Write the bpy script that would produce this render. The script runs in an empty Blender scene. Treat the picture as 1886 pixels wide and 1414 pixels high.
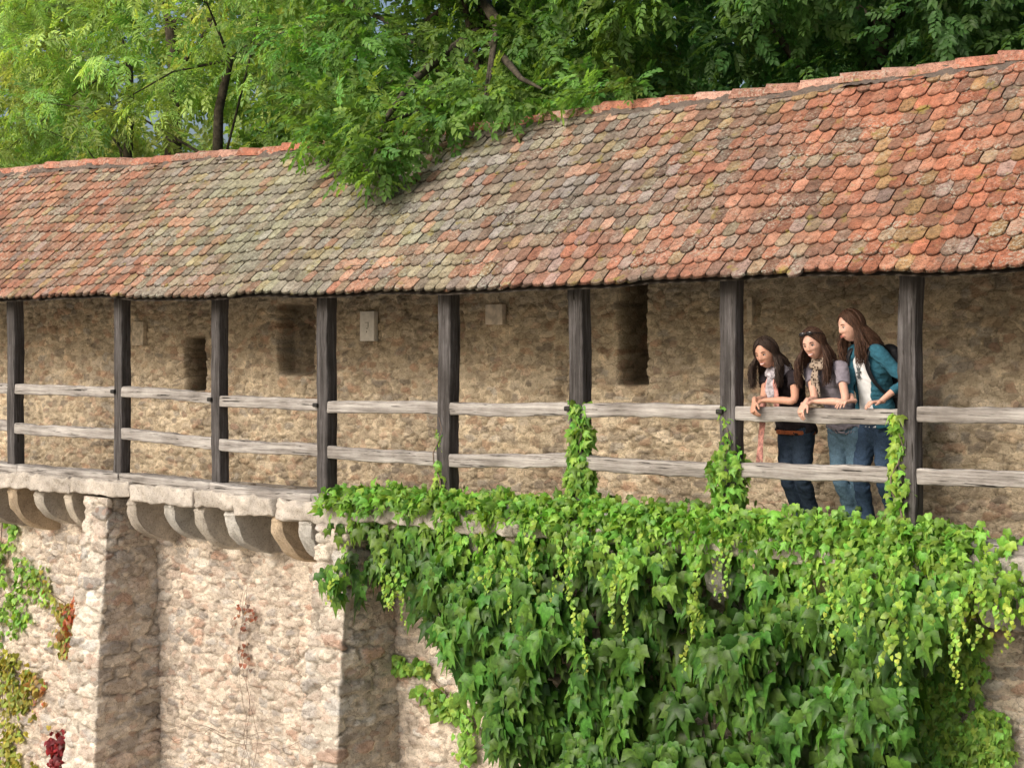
import bpy, math, random
import numpy as np
from mathutils import Vector, Matrix
R = random.Random(7); rng = np.random.default_rng(7)
TH = math.radians(38.6); CT, ST = math.cos(TH), math.sin(TH)
F = 3084.; CX = 943.; YH = 635.; DC = 10.5; ZE = 6.245
scene = bpy.context.scene; C = scene.collection

def at(px, py, y):
    xr = (px-CX)/F; a = CT*xr-ST; b = ST*xr+CT; d = (DC+y)/b
    return np.array([d*a, y, ZE+(YH-py)/F*d])
def ux(px, y=0): return at(px, 0, y)[0]
def Pz(px, z, y): p = at(px, 0, y); p[2] = z; return p
def nrm(v): v = np.asarray(v, float); return v/np.linalg.norm(v)

TAB = rng.random((256, 256))
def vn(x, y, s=0):
    xi = np.floor(x).astype(int); yi = np.floor(y).astype(int); fx = x-xi; fy = y-yi
    fx = fx*fx*(3-2*fx); fy = fy*fy*(3-2*fy)
    g = lambda i, j: TAB[(i+s*37) % 256, (j+s*91) % 256]
    return (g(xi, yi)*(1-fx)+g(xi+1, yi)*fx)*(1-fy)+(g(xi, yi+1)*(1-fx)+g(xi+1, yi+1)*fx)*fy
def fbm(x, y, s=0, o=4):
    x = np.asarray(x, float); y = np.asarray(y, float)
    r = 0; a = .5; t = 0
    for k in range(o):
        r = r+a*vn(x*2**k, y*2**k, s+k); t += a; a *= .5
    return r/t
def hsh(i, j, s=0):
    i = np.asarray(i).astype(int); j = np.asarray(j).astype(int)
    return TAB[(i*7+j*131+s*17) % 256, (j*11+i*57+s*29) % 256]
def sst(a, b, x): t = np.clip((x-a)/(b-a), 0, 1); return t*t*(3-2*t)

LOC = {}
def tag(o, label=None, cat=None, group=None, kind=None):
    if label: o['label'] = label
    if cat: o['category'] = cat
    if group: o['group'] = group
    if kind: o['kind'] = kind
    return o
def thing(name, loc, label, cat, group=None):
    o = bpy.data.objects.new(name, None); C.objects.link(o); o.location = Vector(loc); o.empty_display_size = .1
    LOC[o.name] = np.array(loc, float); return tag(o, label, cat, group)
def mk(name, V, Fc, mat, parent=None, cols=None, smooth=True):
    V = np.asarray(V, float)
    if parent is not None: loc = LOC[parent.name]
    else: loc = np.array([V[:, 0].mean(), V[:, 1].mean(), V[:, 2].min()])
    me = bpy.data.meshes.new(name)
    me.from_pydata((V-loc).tolist(), [], Fc.tolist() if isinstance(Fc, np.ndarray) else Fc)
    if cols is not None:
        a = me.color_attributes.new('Col', 'FLOAT_COLOR', 'POINT')
        c = np.ones((len(V), 4), np.float32); c[:, :3] = cols
        a.data.foreach_set('color', c.ravel())
    if smooth: me.polygons.foreach_set('use_smooth', [True]*len(me.polygons))
    me.materials.append(mat); me.update()
    o = bpy.data.objects.new(name, me); C.objects.link(o)
    LOC[o.name] = loc
    if parent is not None: o.parent = parent
    else: o.location = Vector(loc)
    return o
def merge(parts):
    V = []; Fc = []; n = 0
    for v, f in parts:
        V.append(np.asarray(v, float)); Fc += [[i+n for i in q] for q in f]; n += len(v)
    return np.concatenate(V), Fc

def newmat(name):
    m = bpy.data.materials.new(name); m.use_nodes = True; nt = m.node_tree; nt.nodes.clear()
    return m, nt
def N(nt, t, **k):
    n = nt.nodes.new(t)
    for a, b in k.items(): setattr(n, a, b)
    return n
def L(nt, a, b): nt.links.new(a, b)
def position(nt, scale=(1, 1, 1)):
    g = N(nt, 'ShaderNodeNewGeometry'); mp = N(nt, 'ShaderNodeMapping'); mp.inputs['Scale'].default_value = scale
    L(nt, g.outputs['Position'], mp.inputs['Vector']); return mp.outputs['Vector']
def noise(nt, vec, scale, detail=6, rough=.6, out='Fac'):
    n = N(nt, 'ShaderNodeTexNoise'); n.inputs['Scale'].default_value = scale; n.inputs['Detail'].default_value = detail
    n.inputs['Roughness'].default_value = rough; L(nt, vec, n.inputs['Vector']); return n.outputs[out]
def ramp(nt, fac, stops):
    r = N(nt, 'ShaderNodeValToRGB'); e = r.color_ramp.elements
    while len(e) < len(stops): e.new(.5)
    for k, (p, c) in enumerate(stops):
        e[k].position = p; e[k].color = (*c, 1) if len(c) == 3 else c
    L(nt, fac, r.inputs['Fac']); return r.outputs['Color']
def mix(nt, fac, a, b, mode='MIX'):
    m = N(nt, 'ShaderNodeMix', data_type='RGBA', blend_type=mode)
    for s, v in ((0, fac), (6, a), (7, b)):
        if isinstance(v, (int, float)): m.inputs[s].default_value = v
        elif isinstance(v, tuple): m.inputs[s].default_value = (*v, 1)
        else: L(nt, v, m.inputs[s])
    return m.outputs[2]
def finish(nt, col, rough=.9, bump=None, bs=.4, bd=.01, spec=.3):
    b = N(nt, 'ShaderNodeBsdfPrincipled'); o = N(nt, 'ShaderNodeOutputMaterial')
    if isinstance(col, tuple): b.inputs['Base Color'].default_value = (*col, 1)
    else: L(nt, col, b.inputs['Base Color'])
    b.inputs['Roughness'].default_value = rough
    b.inputs['Specular IOR Level'].default_value = spec
    if bump is not None:
        bp = N(nt, 'ShaderNodeBump'); bp.inputs['Strength'].default_value = bs; bp.inputs['Distance'].default_value = bd
        L(nt, bump, bp.inputs['Height']); L(nt, bp.outputs['Normal'], b.inputs['Normal'])
    L(nt, b.outputs[0], o.inputs['Surface']); return b
def attr(nt): a = N(nt, 'ShaderNodeAttribute', attribute_name='Col'); return a.outputs['Color']

def mat_stone(name, chips):
    m, nt = newmat(name); p = position(nt)
    n1 = noise(nt, p, 11, 8, .75); n2 = noise(nt, p, 60, 6, .75); n3 = noise(nt, p, 2.2, 5)
    c = attr(nt); hgt = n2
    if chips:
        ds = mix(nt, .09, position(nt, (1, 1, 1.7)), noise(nt, p, 9, 5, .7, 'Color'), 'ADD')
        ve = N(nt, 'ShaderNodeTexVoronoi', feature='DISTANCE_TO_EDGE'); ve.inputs['Scale'].default_value = 11; L(nt, ds, ve.inputs['Vector'])
        vc = N(nt, 'ShaderNodeTexVoronoi'); vc.inputs['Scale'].default_value = 11; L(nt, ds, vc.inputs['Vector'])
        sep = N(nt, 'ShaderNodeSeparateColor'); L(nt, vc.outputs['Color'], sep.inputs[0])
        c = mix(nt, 1., c, ramp(nt, sep.outputs[0], [(.0, (.80, .77, .74)), (.35, (1., .98, .96)), (.7, (1.1, 1.09, 1.08)), (1., (1.28, 1.26, 1.23))]), 'MULTIPLY')
        c = mix(nt, ramp(nt, sep.outputs[1], [(.87, (0, 0, 0)), (.91, (.35, .35, .35))]), c, (.45, .26, .18))
        crk = mix(nt, 1., ramp(nt, ve.outputs['Distance'], [(.0, (1, 1, 1)), (.055, (0, 0, 0))]), ramp(nt, noise(nt, p, 6, 4), [(.46, (0, 0, 0)), (.60, (.6, .6, .6))]), 'MULTIPLY')
        c = mix(nt, crk, c, (.17, .135, .10))
        ht = N(nt, 'ShaderNodeMath', operation='ADD'); mn = N(nt, 'ShaderNodeMath', operation='MINIMUM'); L(nt, ve.outputs['Distance'], mn.inputs[0]); mn.inputs[1].default_value = .1
        ml = N(nt, 'ShaderNodeMath', operation='MULTIPLY'); L(nt, mn.outputs[0], ml.inputs[0]); ml.inputs[1].default_value = 2.6
        L(nt, ml.outputs[0], ht.inputs[0]); L(nt, n2, ht.inputs[1]); hgt = ht.outputs[0]
    c = mix(nt, 1., c, ramp(nt, n1, [(.28, (.70, .68, .65)), (.5, (1, 1, 1)), (.72, (1.2, 1.2, 1.18))]), 'MULTIPLY')
    c = mix(nt, 1., c, ramp(nt, n2, [(.34, (.5, .47, .44)), (.45, (1, 1, 1)), (.7, (1.2, 1.2, 1.2))]), 'MULTIPLY')
    c = mix(nt, ramp(nt, n3, [(.56, (0, 0, 0)), (.74, (.28, .28, .28))]), c, (.19, .17, .15))
    finish(nt, c, .95, hgt, .9, .017, .12); return m
def mat_wood(name, stops, axis):
    m, nt = newmat(name); s = [34, 34, 34]; s[axis] = 1.6
    p = position(nt, tuple(s)); g = noise(nt, p, 1, 8, .75)
    s2 = [70, 70, 70]; s2[axis] = 2.2; g2 = noise(nt, position(nt, tuple(s2)), 1, 3, .5)
    c = ramp(nt, g, stops)
    c = mix(nt, ramp(nt, g2, [(.32, (1, 1, 1)), (.39, (0, 0, 0))]), c, (.02, .017, .014))
    big = noise(nt, position(nt), 2.5, 4)
    c = mix(nt, 1., c, ramp(nt, big, [(.3, (.62, .6, .58)), (.65, (1.15, 1.15, 1.15))]), 'MULTIPLY')
    finish(nt, c, .85, g, 1., .016, .2); return m
def mat_tile():
    m, nt = newmat('clay_tile'); p = position(nt)
    n1 = noise(nt, p, 40, 8, .75); n2 = noise(nt, p, 3.5, 6, .65); n3 = noise(nt, p, 110, 4, .75); n5 = noise(nt, p, 16, 6, .7); n6 = noise(nt, p, 6, 7, .7); n7 = noise(nt, p, 1.6, 6, .7)
    c = mix(nt, 1., attr(nt), ramp(nt, n3, [(.32, (.55, .53, .51)), (.6, (1.2, 1.2, 1.2))]), 'MULTIPLY')
    c = mix(nt, 1., c, ramp(nt, n5, [(.34, (.58, .56, .54)), (.6, (1.15, 1.15, 1.15))]), 'MULTIPLY')
    c = mix(nt, ramp(nt, n7, [(.53, (0, 0, 0)), (.66, (.5, .5, .5))]), c, (.12, .11, .09))
    sp = mix(nt, 1., ramp(nt, n1, [(.52, (0, 0, 0)), (.57, (1, 1, 1))]), ramp(nt, n2, [(.44, (.03, .03, .03)), (.62, (.85, .85, .85))]), 'MULTIPLY')
    c = mix(nt, sp, c, (.38, .385, .31))
    c = mix(nt, ramp(nt, n6, [(.59, (0, 0, 0)), (.67, (.75, .75, .75))]), c, (.27, .225, .06))
    c = mix(nt, ramp(nt, n1, [(.38, (.8, .8, .8)), (.45, (0, 0, 0))]), c, (.055, .047, .04))
    finish(nt, c, .95, n1, .9, .010, .1); return m
def mat_leaf(name, rough=.5, tr=.3, spec=.4):
    m, nt = newmat(name); b = N(nt, 'ShaderNodeBsdfPrincipled'); t = N(nt, 'ShaderNodeBsdfTranslucent'); x = N(nt, 'ShaderNodeMixShader'); o = N(nt, 'ShaderNodeOutputMaterial')
    c = attr(nt)
    c = mix(nt, 1., c, ramp(nt, noise(nt, position(nt), 30, 2), [(.35, (.75, .75, .75)), (.65, (1.25, 1.25, 1.2))]), 'MULTIPLY')
    L(nt, c, b.inputs['Base Color']); b.inputs['Roughness'].default_value = rough; b.inputs['Specular IOR Level'].default_value = spec
    L(nt, mix(nt, 1., c, (1.9, 1.75, .8), 'MULTIPLY'), t.inputs['Color']); x.inputs[0].default_value = tr
    L(nt, b.outputs[0], x.inputs[1]); L(nt, t.outputs[0], x.inputs[2]); L(nt, x.outputs[0], o.inputs['Surface']); return m
def mat_plain(name, col, rough=.8, var=.25, sc=30, spec=.3, bs=.3):
    m, nt = newmat(name); n = noise(nt, position(nt), sc, 4)
    a = tuple(max(0, x*(1-var)) for x in col); b = tuple(x*(1+var) for x in col)
    finish(nt, ramp(nt, n, [(.35, a), (.65, b)]), rough, n, bs, .004, spec); return m
def mat_skin(name, col):
    m, nt = newmat(name); n = noise(nt, position(nt), 40, 3)
    b = finish(nt, ramp(nt, n, [(.35, tuple(x*.93 for x in col)), (.65, tuple(x*1.06 for x in col))]), .5, None, spec=.35)
    b.inputs['Subsurface Weight'].default_value = .15; b.inputs['Subsurface Radius'].default_value = (.02, .008, .004); b.inputs['Subsurface Scale'].default_value = .5
    return m
def mat_spots():
    m, nt = newmat('spotted_scarf'); v = N(nt, 'ShaderNodeTexVoronoi'); v.inputs['Scale'].default_value = 55; L(nt, position(nt), v.inputs['Vector'])
    c = ramp(nt, v.outputs['Distance'], [(.30, (.045, .03, .025)), (.48, (.34, .27, .21))]); finish(nt, c, .95, v.outputs['Distance'], .3, .004, .1); return m
M_ST = mat_stone('rubble_stone', True); M_CUT = mat_stone('cut_stone', False); M_TILE = mat_tile()
M_POST = mat_wood('dark_weathered_timber', [(.28, (.03, .027, .025)), (.5, (.08, .073, .07)), (.72, (.2, .19, .19))], 2)
M_RAIL = mat_wood('silver_weathered_timber', [(.30, (.13, .115, .10)), (.48, (.34, .315, .29)), (.70, (.58, .55, .51))], 0)
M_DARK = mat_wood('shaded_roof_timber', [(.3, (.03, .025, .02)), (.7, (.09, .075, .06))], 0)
M_LEAF = mat_leaf('tree_leaf', .55, .42, .3); M_IVY = mat_leaf('ivy_leaf', .45, .30, .32); M_BARK = mat_plain('bark', (.06, .05, .035), .95, .5, 20, .2, 1)
M_IRON = mat_plain('dark_iron', (.02, .018, .016), .6)

def stones(U, V, cw, ch, seed, warp=.10):
    U2 = U+(fbm(U*2.5, V*2.5, seed)-.5)*warp*2.2+(fbm(U*14, V*14, seed+31, 3)-.5)*.05; V2 = V+(fbm(U*2+9, V*2+5, seed+3)-.5)*warp*1.4+(fbm(U*12, V*16, seed+33, 3)-.5)*.045
    gj = np.floor(V2/ch)
    F1 = np.full(U.shape, 9.); F2 = np.full(U.shape, 9.); I = np.zeros(U.shape)
    for dj in (-1, 0, 1):
        j = gj+dj; off = hsh(j, 0*j, seed); gi = np.floor(U2/cw-off)
        for di in (-1, 0, 1):
            i = gi+di
            cx = (i+off+.5+(hsh(i, j, seed+1)-.5)*.8)*cw; cy = (j+.5+(hsh(i, j, seed+2)-.5)*.6)*ch
            dx = np.abs(U2-cx)/cw; dy = np.abs(V2-cy)/ch
            d = (dx**3.5+dy**3.5)**(1/3.5)+(hsh(i, j, seed+5)-.5)*.16
            idv = hsh(i, j, seed+4)+hsh(j, i, seed+9)*.01
            c = d < F1
            F2 = np.where(c, F1, np.minimum(F2, d)); I = np.where(c, idv, I); F1 = np.where(c, d, F1)
    return F2-F1, (I*97.31) % 1.0
PAL_LOW = np.array([(.56, .49, .41), (.50, .43, .36), (.61, .53, .45), (.48, .44, .39), (.58, .48, .40), (.42, .37, .32), (.66, .61, .53), (.56, .48, .40), (.35, .32, .29), (.52, .49, .45), (.50, .35, .27), (.64, .57, .48), (.59, .52, .43), (.47, .43, .39)])
PAL_BACK = np.array([(.50, .41, .29), (.44, .36, .25), (.56, .47, .34), (.38, .32, .24), (.49, .38, .26), (.31, .26, .20), (.58, .49, .37), (.47, .39, .28), (.44, .31, .21), (.53, .44, .32), (.42, .37, .30)])
def stone_surface(base, nor, U, V, cw, ch, seed, pal, mortar, amp=.035, cover=.5, niche_shade=None):
    e, idv = stones(U, V, cw, ch, seed)
    cov = fbm(U*1.7, V*1.7, seed+11)
    thr = .03+.30*sst(.25, .72, cov)*cover
    m = sst(thr, thr+.14, e+(fbm(U*16, V*20, seed+6, 4)-.5)*.55)
    rough = fbm(U*10, V*14, seed+7, 5)
    h = m*amp*(.3+1.1*((idv*7.7) % 1))+(rough-.5)*.030+(fbm(U*40, V*45, seed+8, 3)-.5)*.018+(fbm(U*.8, V*.8, seed+13)-.5)*.06
    crev = sst(.13, .0, e)*sst(.46, .58, fbm(U*6, V*6, seed+17))
    h = h-crev*.017
    col = pal[(idv*len(pal)).astype(int) % len(pal)]*(.86+.28*((idv*13.3) % 1))[..., None]
    mo = np.array(mortar)*(.87+.26*fbm(U*5, V*5, seed+15))[..., None]
    mm = m*.92
    col = (col*mm[..., None]+mo*(1-mm[..., None]))*(1-.42*crev)[..., None]
    col = col*(.77+.46*rough)[..., None]
    st = .80+.38*fbm(U*.9, V*.6, seed+20); col = col*st[..., None]
    if niche_shade is not None:
        h = h-niche_shade; col = np.where((niche_shade > .05)[..., None], col*(1-.5*sst(.08, .22, niche_shade))[..., None]*.75, col)  # recess shade also painted into the stone colour, darker with depth
    P = base+nor*h[..., None]
    return P, col
def grid_faces(nv, nu):
    i = np.arange((nv-1)*(nu-1)); r = i//(nu-1); c = i % (nu-1); a = r*nu+c
    return np.stack([a, a+1, a+nu+1, a+nu], 1)

XL, XR = -18.2, -2.2
_sx = [ux(p) for p in (0, 226, 405, 601, 720, 1886)]; _sz = [5.0, 4.99, 4.968, 4.945, 4.975, 4.965]
def zsill(x): return np.interp(x, _sx, _sz)

wall = thing('town_wall', (-10, .6, 0), 'old rubble stone town wall carrying the covered timber walkway', 'wall')
YW = .45
us = np.arange(XL, XR, .0125); vs = np.concatenate([[-.3, .8], np.arange(1.6, 4.86, .0125)])
U, V = np.meshgrid(us, vs)
base = np.stack([U, np.full_like(U, YW), V], -1); nor = np.zeros_like(base); nor[..., 1] = -1
P, col = stone_surface(base, nor, U, V, .19, .088, 3, PAL_LOW, (.63, .55, .46), .018, 1.)
o = mk('lower_wall', P.reshape(-1, 3), grid_faces(*U.shape), M_ST, wall, col.reshape(-1, 3))
o['label'] = 'pale rubble masonry face below the walkway'
YB = 1.07
us = np.arange(XL, XR, .0135); vs = np.arange(4.7, 7.9, .0135); U, V = np.meshgrid(us, vs)
nic_shade = np.zeros_like(U)
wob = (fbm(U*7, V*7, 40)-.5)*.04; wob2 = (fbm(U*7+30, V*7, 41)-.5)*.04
for (a, b, c, d, dep) in ((341, 376, 622, 718, .4), (512, 575, 560, 690, .2), (1142, 1190, 515, 708, .42), (806, 850, 530, 640, .07), (1028, 1047, 650, 735, .06)):  # final pair: shallow darkened dents, post shadows painted on the wall
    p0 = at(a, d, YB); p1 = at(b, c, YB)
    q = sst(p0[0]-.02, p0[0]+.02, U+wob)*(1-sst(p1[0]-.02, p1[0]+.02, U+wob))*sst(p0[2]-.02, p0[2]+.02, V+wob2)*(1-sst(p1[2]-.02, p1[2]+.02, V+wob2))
    nic_shade = np.maximum(nic_shade, q*dep)
base = np.stack([U, np.full_like(U, YB), V], -1); nor = np.zeros_like(base); nor[..., 1] = -1
P, col = stone_surface(base, nor, U, V, .145, .075, 21, PAL_BACK, (.56, .47, .34), .014, .9, nic_shade)
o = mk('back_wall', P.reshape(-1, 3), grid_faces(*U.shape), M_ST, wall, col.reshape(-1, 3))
o['label'] = 'tan rubble back wall of the walkway with loophole niches and painted shade'

def axis_samples(h, r, res):
    n = max(2, int(round(2*(h-r)/res)))
    return np.concatenate([[-h, -h+r*.35], np.linspace(-h+r, h-r, n+1), [h-r*.35, h]])
def rough_box(lo, hi, r=.012, res=(.1, .1, .1), amp=.004, freq=9, seed=0, bend=None):
    lo = np.array(lo, float); hi = np.array(hi, float); c = (lo+hi)/2; h = (hi-lo)/2
    S = [axis_samples(h[k], r, res[k]) for k in range(3)]
    V = []; Fc = []; n = 0
    for ax in range(3):
        a, b = [k for k in range(3) if k != ax]
        A, B = np.meshgrid(S[a], S[b])
        for sg in (-1, 1):
            G = np.zeros(A.shape+(3,)); G[..., a] = A; G[..., b] = B; G[..., ax] = sg*h[ax]
            f = grid_faces(*A.shape)+n
            flip = (sg > 0) ^ (ax == 1)
            if not flip: f = f[:, ::-1]
            V.append(G.reshape(-1, 3)); Fc.append(f); n += A.size
    P = np.concatenate(V); inner = np.clip(P, -(h-r), h-r); d = P-inner; l = np.linalg.norm(d, axis=1, keepdims=True)
    P = inner+d/np.maximum(l, 1e-9)*r+c
    x, y, z = P.T
    D = np.stack([fbm(y*freq+seed, z*freq, seed % 50, 3)-.5, fbm(x*freq+z*3*freq*.2, z*freq+y*freq, seed % 50+1, 3)-.5, fbm(x*freq+seed, y*freq+z*freq*.5, seed % 50+2, 3)-.5], -1)
    P = P+D*amp*2
    if bend is not None: P = bend(P)
    return P, np.concatenate(Fc)
def colset(P, c, var=.2, seed=0):
    v = 1+(fbm(P[:, 0]*4+P[:, 1]*3, P[:, 2]*4+P[:, 1]*2, seed)-.5)*2*var
    return np.array(c)[None]*v[:, None]

x = XL; k = 0
while x < XR:
    w = R.uniform(.45, 1.3); zt = float(zsill(x+w/2))-.075
    P, f = rough_box((x+.001, -.17-R.uniform(0, .03), zt-.155+R.uniform(-.03, .012)), (x+w+.004, .62, zt), .022, (.025, .08, .025), .030, 11, k*7)
    P[:, 1] += (fbm(P[:, 0]*18, P[:, 2]*22, k, 4)-.5)*.035*(P[:, 1] < 0)
    mk('ledge_slab', P, f, M_CUT, wall, colset(P, R.choice([(.50, .45, .39), (.46, .42, .37), (.53, .48, .42)]), .4, k)); x += w; k += 1
def buttress(px, w, seed, ztop):
    x0 = ux(px, -.14); dep = .62
    s = np.arange(0, dep*2+w+.0001, .0135); v = np.concatenate([[-.3, .8], np.arange(1.4, ztop, .0135)]); S, V = np.meshgrid(s, v)
    f = lambda z: np.interp(z, [1.2, 3.4, 4.0, ztop], [.26, .12, .045, 0.])
    bat = f(V); yf = -.15-bat
    side = np.minimum(S, dep)/dep; rs = np.clip((S-dep-w)/dep, 0, 1)
    fr = np.clip((S-dep)/w, 0, 1)
    X = x0+w*fr-bat*.25*(1-fr)+bat*.25*fr; Y = np.where(S < dep, .52+(yf-.52)*side, yf+(.52-yf)*rs)
    b = np.clip((S-dep-w)/.05, -1, 1)
    nx = np.where(S < dep+w/2, -(1-(np.clip((S-dep)/.05, -1, 1)+1)/2), (b+1)/2); ny = -np.sqrt(np.clip(1-nx*nx, 0, 1)); ny = np.where((np.abs(nx) > .99), 0, ny)
    nor = np.stack([nx, ny, 0*nx], -1); base = np.stack([X, Y, V], -1)
    P, col = stone_surface(base, nor, S+px, V, .27, .14, seed, PAL_LOW*np.array([.98, 1., 1.02]), (.62, .56, .48), .022, .6)
    o = mk('buttress', P.reshape(-1, 3), grid_faces(*S.shape), M_ST, wall, col.reshape(-1, 3)); return x0
bx1 = buttress(158, .36, 51, 4.75); bx2 = buttress(586, .36, 63, 4.71)
def corbel(x, w, ztop, seed, hh=.44):
    prof = [(.5, 0), (.2, 0), (-.10, 0), (-.13, -.05)]
    for k in range(13):
        a = k/12*math.pi/2; prof.append((.46-.58*math.cos(a)**.9, -.07-hh*math.sin(a)))
    prof.append((.5, -.07-hh)); prof = np.array(prof); n = len(prof)
    V = []; Fc = []
    xs = np.linspace(0, w, 8); ins = np.array([.035, .008, 0, 0, 0, 0, .008, .035])
    cen = prof.mean(0)
    for i, xx in enumerate(xs):
        q = cen+(prof-cen)*(1-ins[i]*2)
        V += [(x+xx, a, ztop+b) for a, b in q]
    m = len(xs)
    for i in range(m-1):
        for j in range(n):
            j2 = (j+1) % n; Fc.append([i*n+j, i*n+j2, (i+1)*n+j2, (i+1)*n+j])
    Fc.append(list(range(n))[::-1]); Fc.append([(m-1)*n+j for j in range(n)])
    V = np.array(V); V[:, 0] += (fbm(V[:, 1]*7, V[:, 2]*7, seed)-.5)*.05; V[:, 1] += (fbm(V[:, 0]*14, V[:, 2]*9, seed+1)-.5)*.05
    V[:, 2] += (fbm(V[:, 0]*14, V[:, 1]*8, seed+2)-.5)*.04
    c = R.choice([(.50, .44, .36), (.54, .49, .42), (.46, .41, .35), (.52, .41, .29), (.48, .46, .42)])
    mk('corbel', V, Fc, M_CUT, wall, colset(V, c, .5, seed), smooth=False)
cpx = [-95, -45, 8, 55, 112, 226, 296, 352, 408, 492, 542]
xs_c = [ux(p, -.15) for p in cpx]
xx = bx2+.75
while xx < XR-.3: xs_c.append(xx); xx += R.uniform(.36, .5)
for k, xc in enumerate(xs_c): corbel(xc, R.uniform(.12, .17), float(zsill(xc))-.225, 70+k, R.uniform(.32, .43))

gal = thing('timber_gallery', (-10, .4, 4.8), 'long covered walkway with dark timber posts and lichened red tile roof above the wall', 'covered walkway')
P, f = rough_box((XL, .0, 4.80), (XR, 1.05, 4.86), .01, (.3, .2, .05), .004, 5); mk('floor_boards', P, f, M_RAIL, gal)
ppx = [28, 226, 405, 601, 826, 1067, 1348, 1680]
px_u = [ux(p) for p in ppx]; px_u = [px_u[0]-1.45*1] + px_u + [px_u[-1]+1.5]
lean = [0, .012, -.01, .0, .008, -.004, .02, .012, -.02, 0]
for k, xu in enumerate(px_u):
    zb = float(zsill(xu)); hw = .062+R.uniform(-.004, .006)
    ln = lean[k]
    def bend(P, ln=ln, zb=zb, k=k):
        t = (P[:, 2]-zb)/1.8; P = P.copy(); P[:, 0] += ln*(1-t)+(fbm(P[:, 2]*1.6, P[:, 2]*0+k, k, 2)-.5)*.025; return P
    P, f = rough_box((xu-hw, -hw, zb-.012), (xu+hw, hw, 6.93), .014, (.03, .03, .05), .006, 14, k*11, bend)
    mk('post', P, f, M_POST, gal)
x = XL; k = 0
while x < XR:
    w = R.uniform(1.3, 2.3)
    def bend(P, k=k):
        P = P.copy(); P[:, 2] += zsill(P[:, 0])+(fbm(P[:, 0]*1.5, P[:, 0]*0, k+5, 2)-.5)*.03; P[:, 1] += (fbm(P[:, 0]*1.2, P[:, 0]*0+3, k, 2)-.5)*.04; return P
    P, f = rough_box((x+.004, -.13, -.085), (x+w-.004, .085, -.003), .014, (.05, .05, .03), .009, 10, k*5, bend)
    mk('sill_beam', P, f, M_RAIL, gal); x += w; k += 1
_ex = [ux(p, -.28) for p in (0, 600, 900, 1300, 1700, 1886)]; _ez = [ZE+v for v in (.452, .425, .448, .442, .462, .487)]
_rx = [ux(p, 1.3) for p in (0, 600, 1200, 1886)]; _rz = [ZE+v for v in (2.05, 1.96, 2.0, 2.06)]
YE, YR = -.28, 1.3
def roofpt(x, t):
    sag = (fbm(np.asarray(x)*.9, np.asarray(t)*2.+3, 77, 3)-.5)*.09
    z = np.interp(x, _ex, _ez)*(1-t)+np.interp(x, _rx, _rz)*t+sag
    return np.stack([x, YE+(YR-YE)*t+0*x, z], -1)
P, f = rough_box((XL, -.075, 6.80), (XR, .075, 6.93), .01, (.2, .05, .05), .004, 6); mk('eave_plate', P, f, M_DARK, gal)
roof_u = np.linspace(XL, XR, 90)
UU, TT = np.meshgrid(roof_u, np.linspace(.02, 1, 6)); PP = roofpt(UU, TT); PP[..., 2] -= .045
roof = mk('roof', PP.reshape(-1, 3), grid_faces(*UU.shape), M_DARK, gal)
PB = np.array([(XL, 1.3, 8.18), (XR, 1.3, 8.18), (XR, 3.0, 6.9), (XL, 3.0, 6.9)]); mk('rear_slope', PB, [[0, 1, 2, 3]], M_DARK, roof)
for xr_ in np.arange(XL+.3, XR, .72):
    a = roofpt(np.array([xr_]), np.array([.2]))[0]; b = roofpt(np.array([xr_]), np.array([.98]))[0]; a[2] -= .12; b[2] -= .12
    V = []
    for p in (a, b):
        for dx, dz in ((-.04, -.05), (.04, -.05), (.04, .06), (-.04, .06)): V.append((p[0]+dx, p[1], p[2]+dz))
    mk('rafter', V, [[0, 1, 2, 3], [7, 6, 5, 4], [0, 4, 5, 1], [1, 5, 6, 2], [2, 6, 7, 3], [3, 7, 4, 0]], M_DARK, gal, smooth=False)

def frames(fwd, nm):
    y = fwd/np.linalg.norm(fwd, axis=1, keepdims=True)
    z = nm-(nm*y).sum(1, keepdims=True)*y; z /= np.maximum(np.linalg.norm(z, axis=1, keepdims=True), 1e-6)
    x = np.cross(y, z); return np.stack([x, y, z], 2)
def inst(T, Fc, FR, s, pos, col, tc=None):
    T = np.asarray(T, float); m = len(pos); n = len(T); s = np.asarray(s, float)
    TT_ = T[None]*s.reshape(m, 1, -1)
    V = np.einsum('mij,mnj->mni', FR, TT_)+pos[:, None]
    fa = np.asarray(Fc)
    FF = (fa[None]+(np.arange(m)*n)[:, None, None]).reshape(-1, fa.shape[1])
    CC = np.repeat(col[:, None], n, 1)
    if tc is not None: CC = CC*tc[None]
    return V.reshape(-1, 3), FF, CC.reshape(-1, 3)
def cat(L_):
    V = []; Fc = []; Cc = []; n = 0
    for v, f, c in L_: V.append(v); Fc.append(f+n); Cc.append(c); n += len(v)
    return np.concatenate(V), np.concatenate(Fc), np.concatenate(Cc)

w = .112; th = .023; Lt = .28
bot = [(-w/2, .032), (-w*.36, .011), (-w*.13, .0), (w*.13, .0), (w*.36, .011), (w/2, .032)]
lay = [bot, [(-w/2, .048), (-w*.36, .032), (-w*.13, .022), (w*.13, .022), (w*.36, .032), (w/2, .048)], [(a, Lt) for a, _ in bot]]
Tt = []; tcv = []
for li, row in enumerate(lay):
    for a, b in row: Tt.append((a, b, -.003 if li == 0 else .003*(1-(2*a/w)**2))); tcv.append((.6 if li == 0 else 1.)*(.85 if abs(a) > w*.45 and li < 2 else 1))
Ft = []
for li in (0, 1):
    for k in range(5): a = li*6+k; Ft.append([a, a+1, a+7, a+6])
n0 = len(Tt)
for a, b in bot: Tt.append((a, b, -th)); tcv.append(.18)  # lip colour darkened: mossy dirt plus painted shadow lines between courses
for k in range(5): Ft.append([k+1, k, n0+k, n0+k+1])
Tt += [(-w/2, Lt, -th), (w/2, Lt, -th)]; tcv += [.3, .3]
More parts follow.
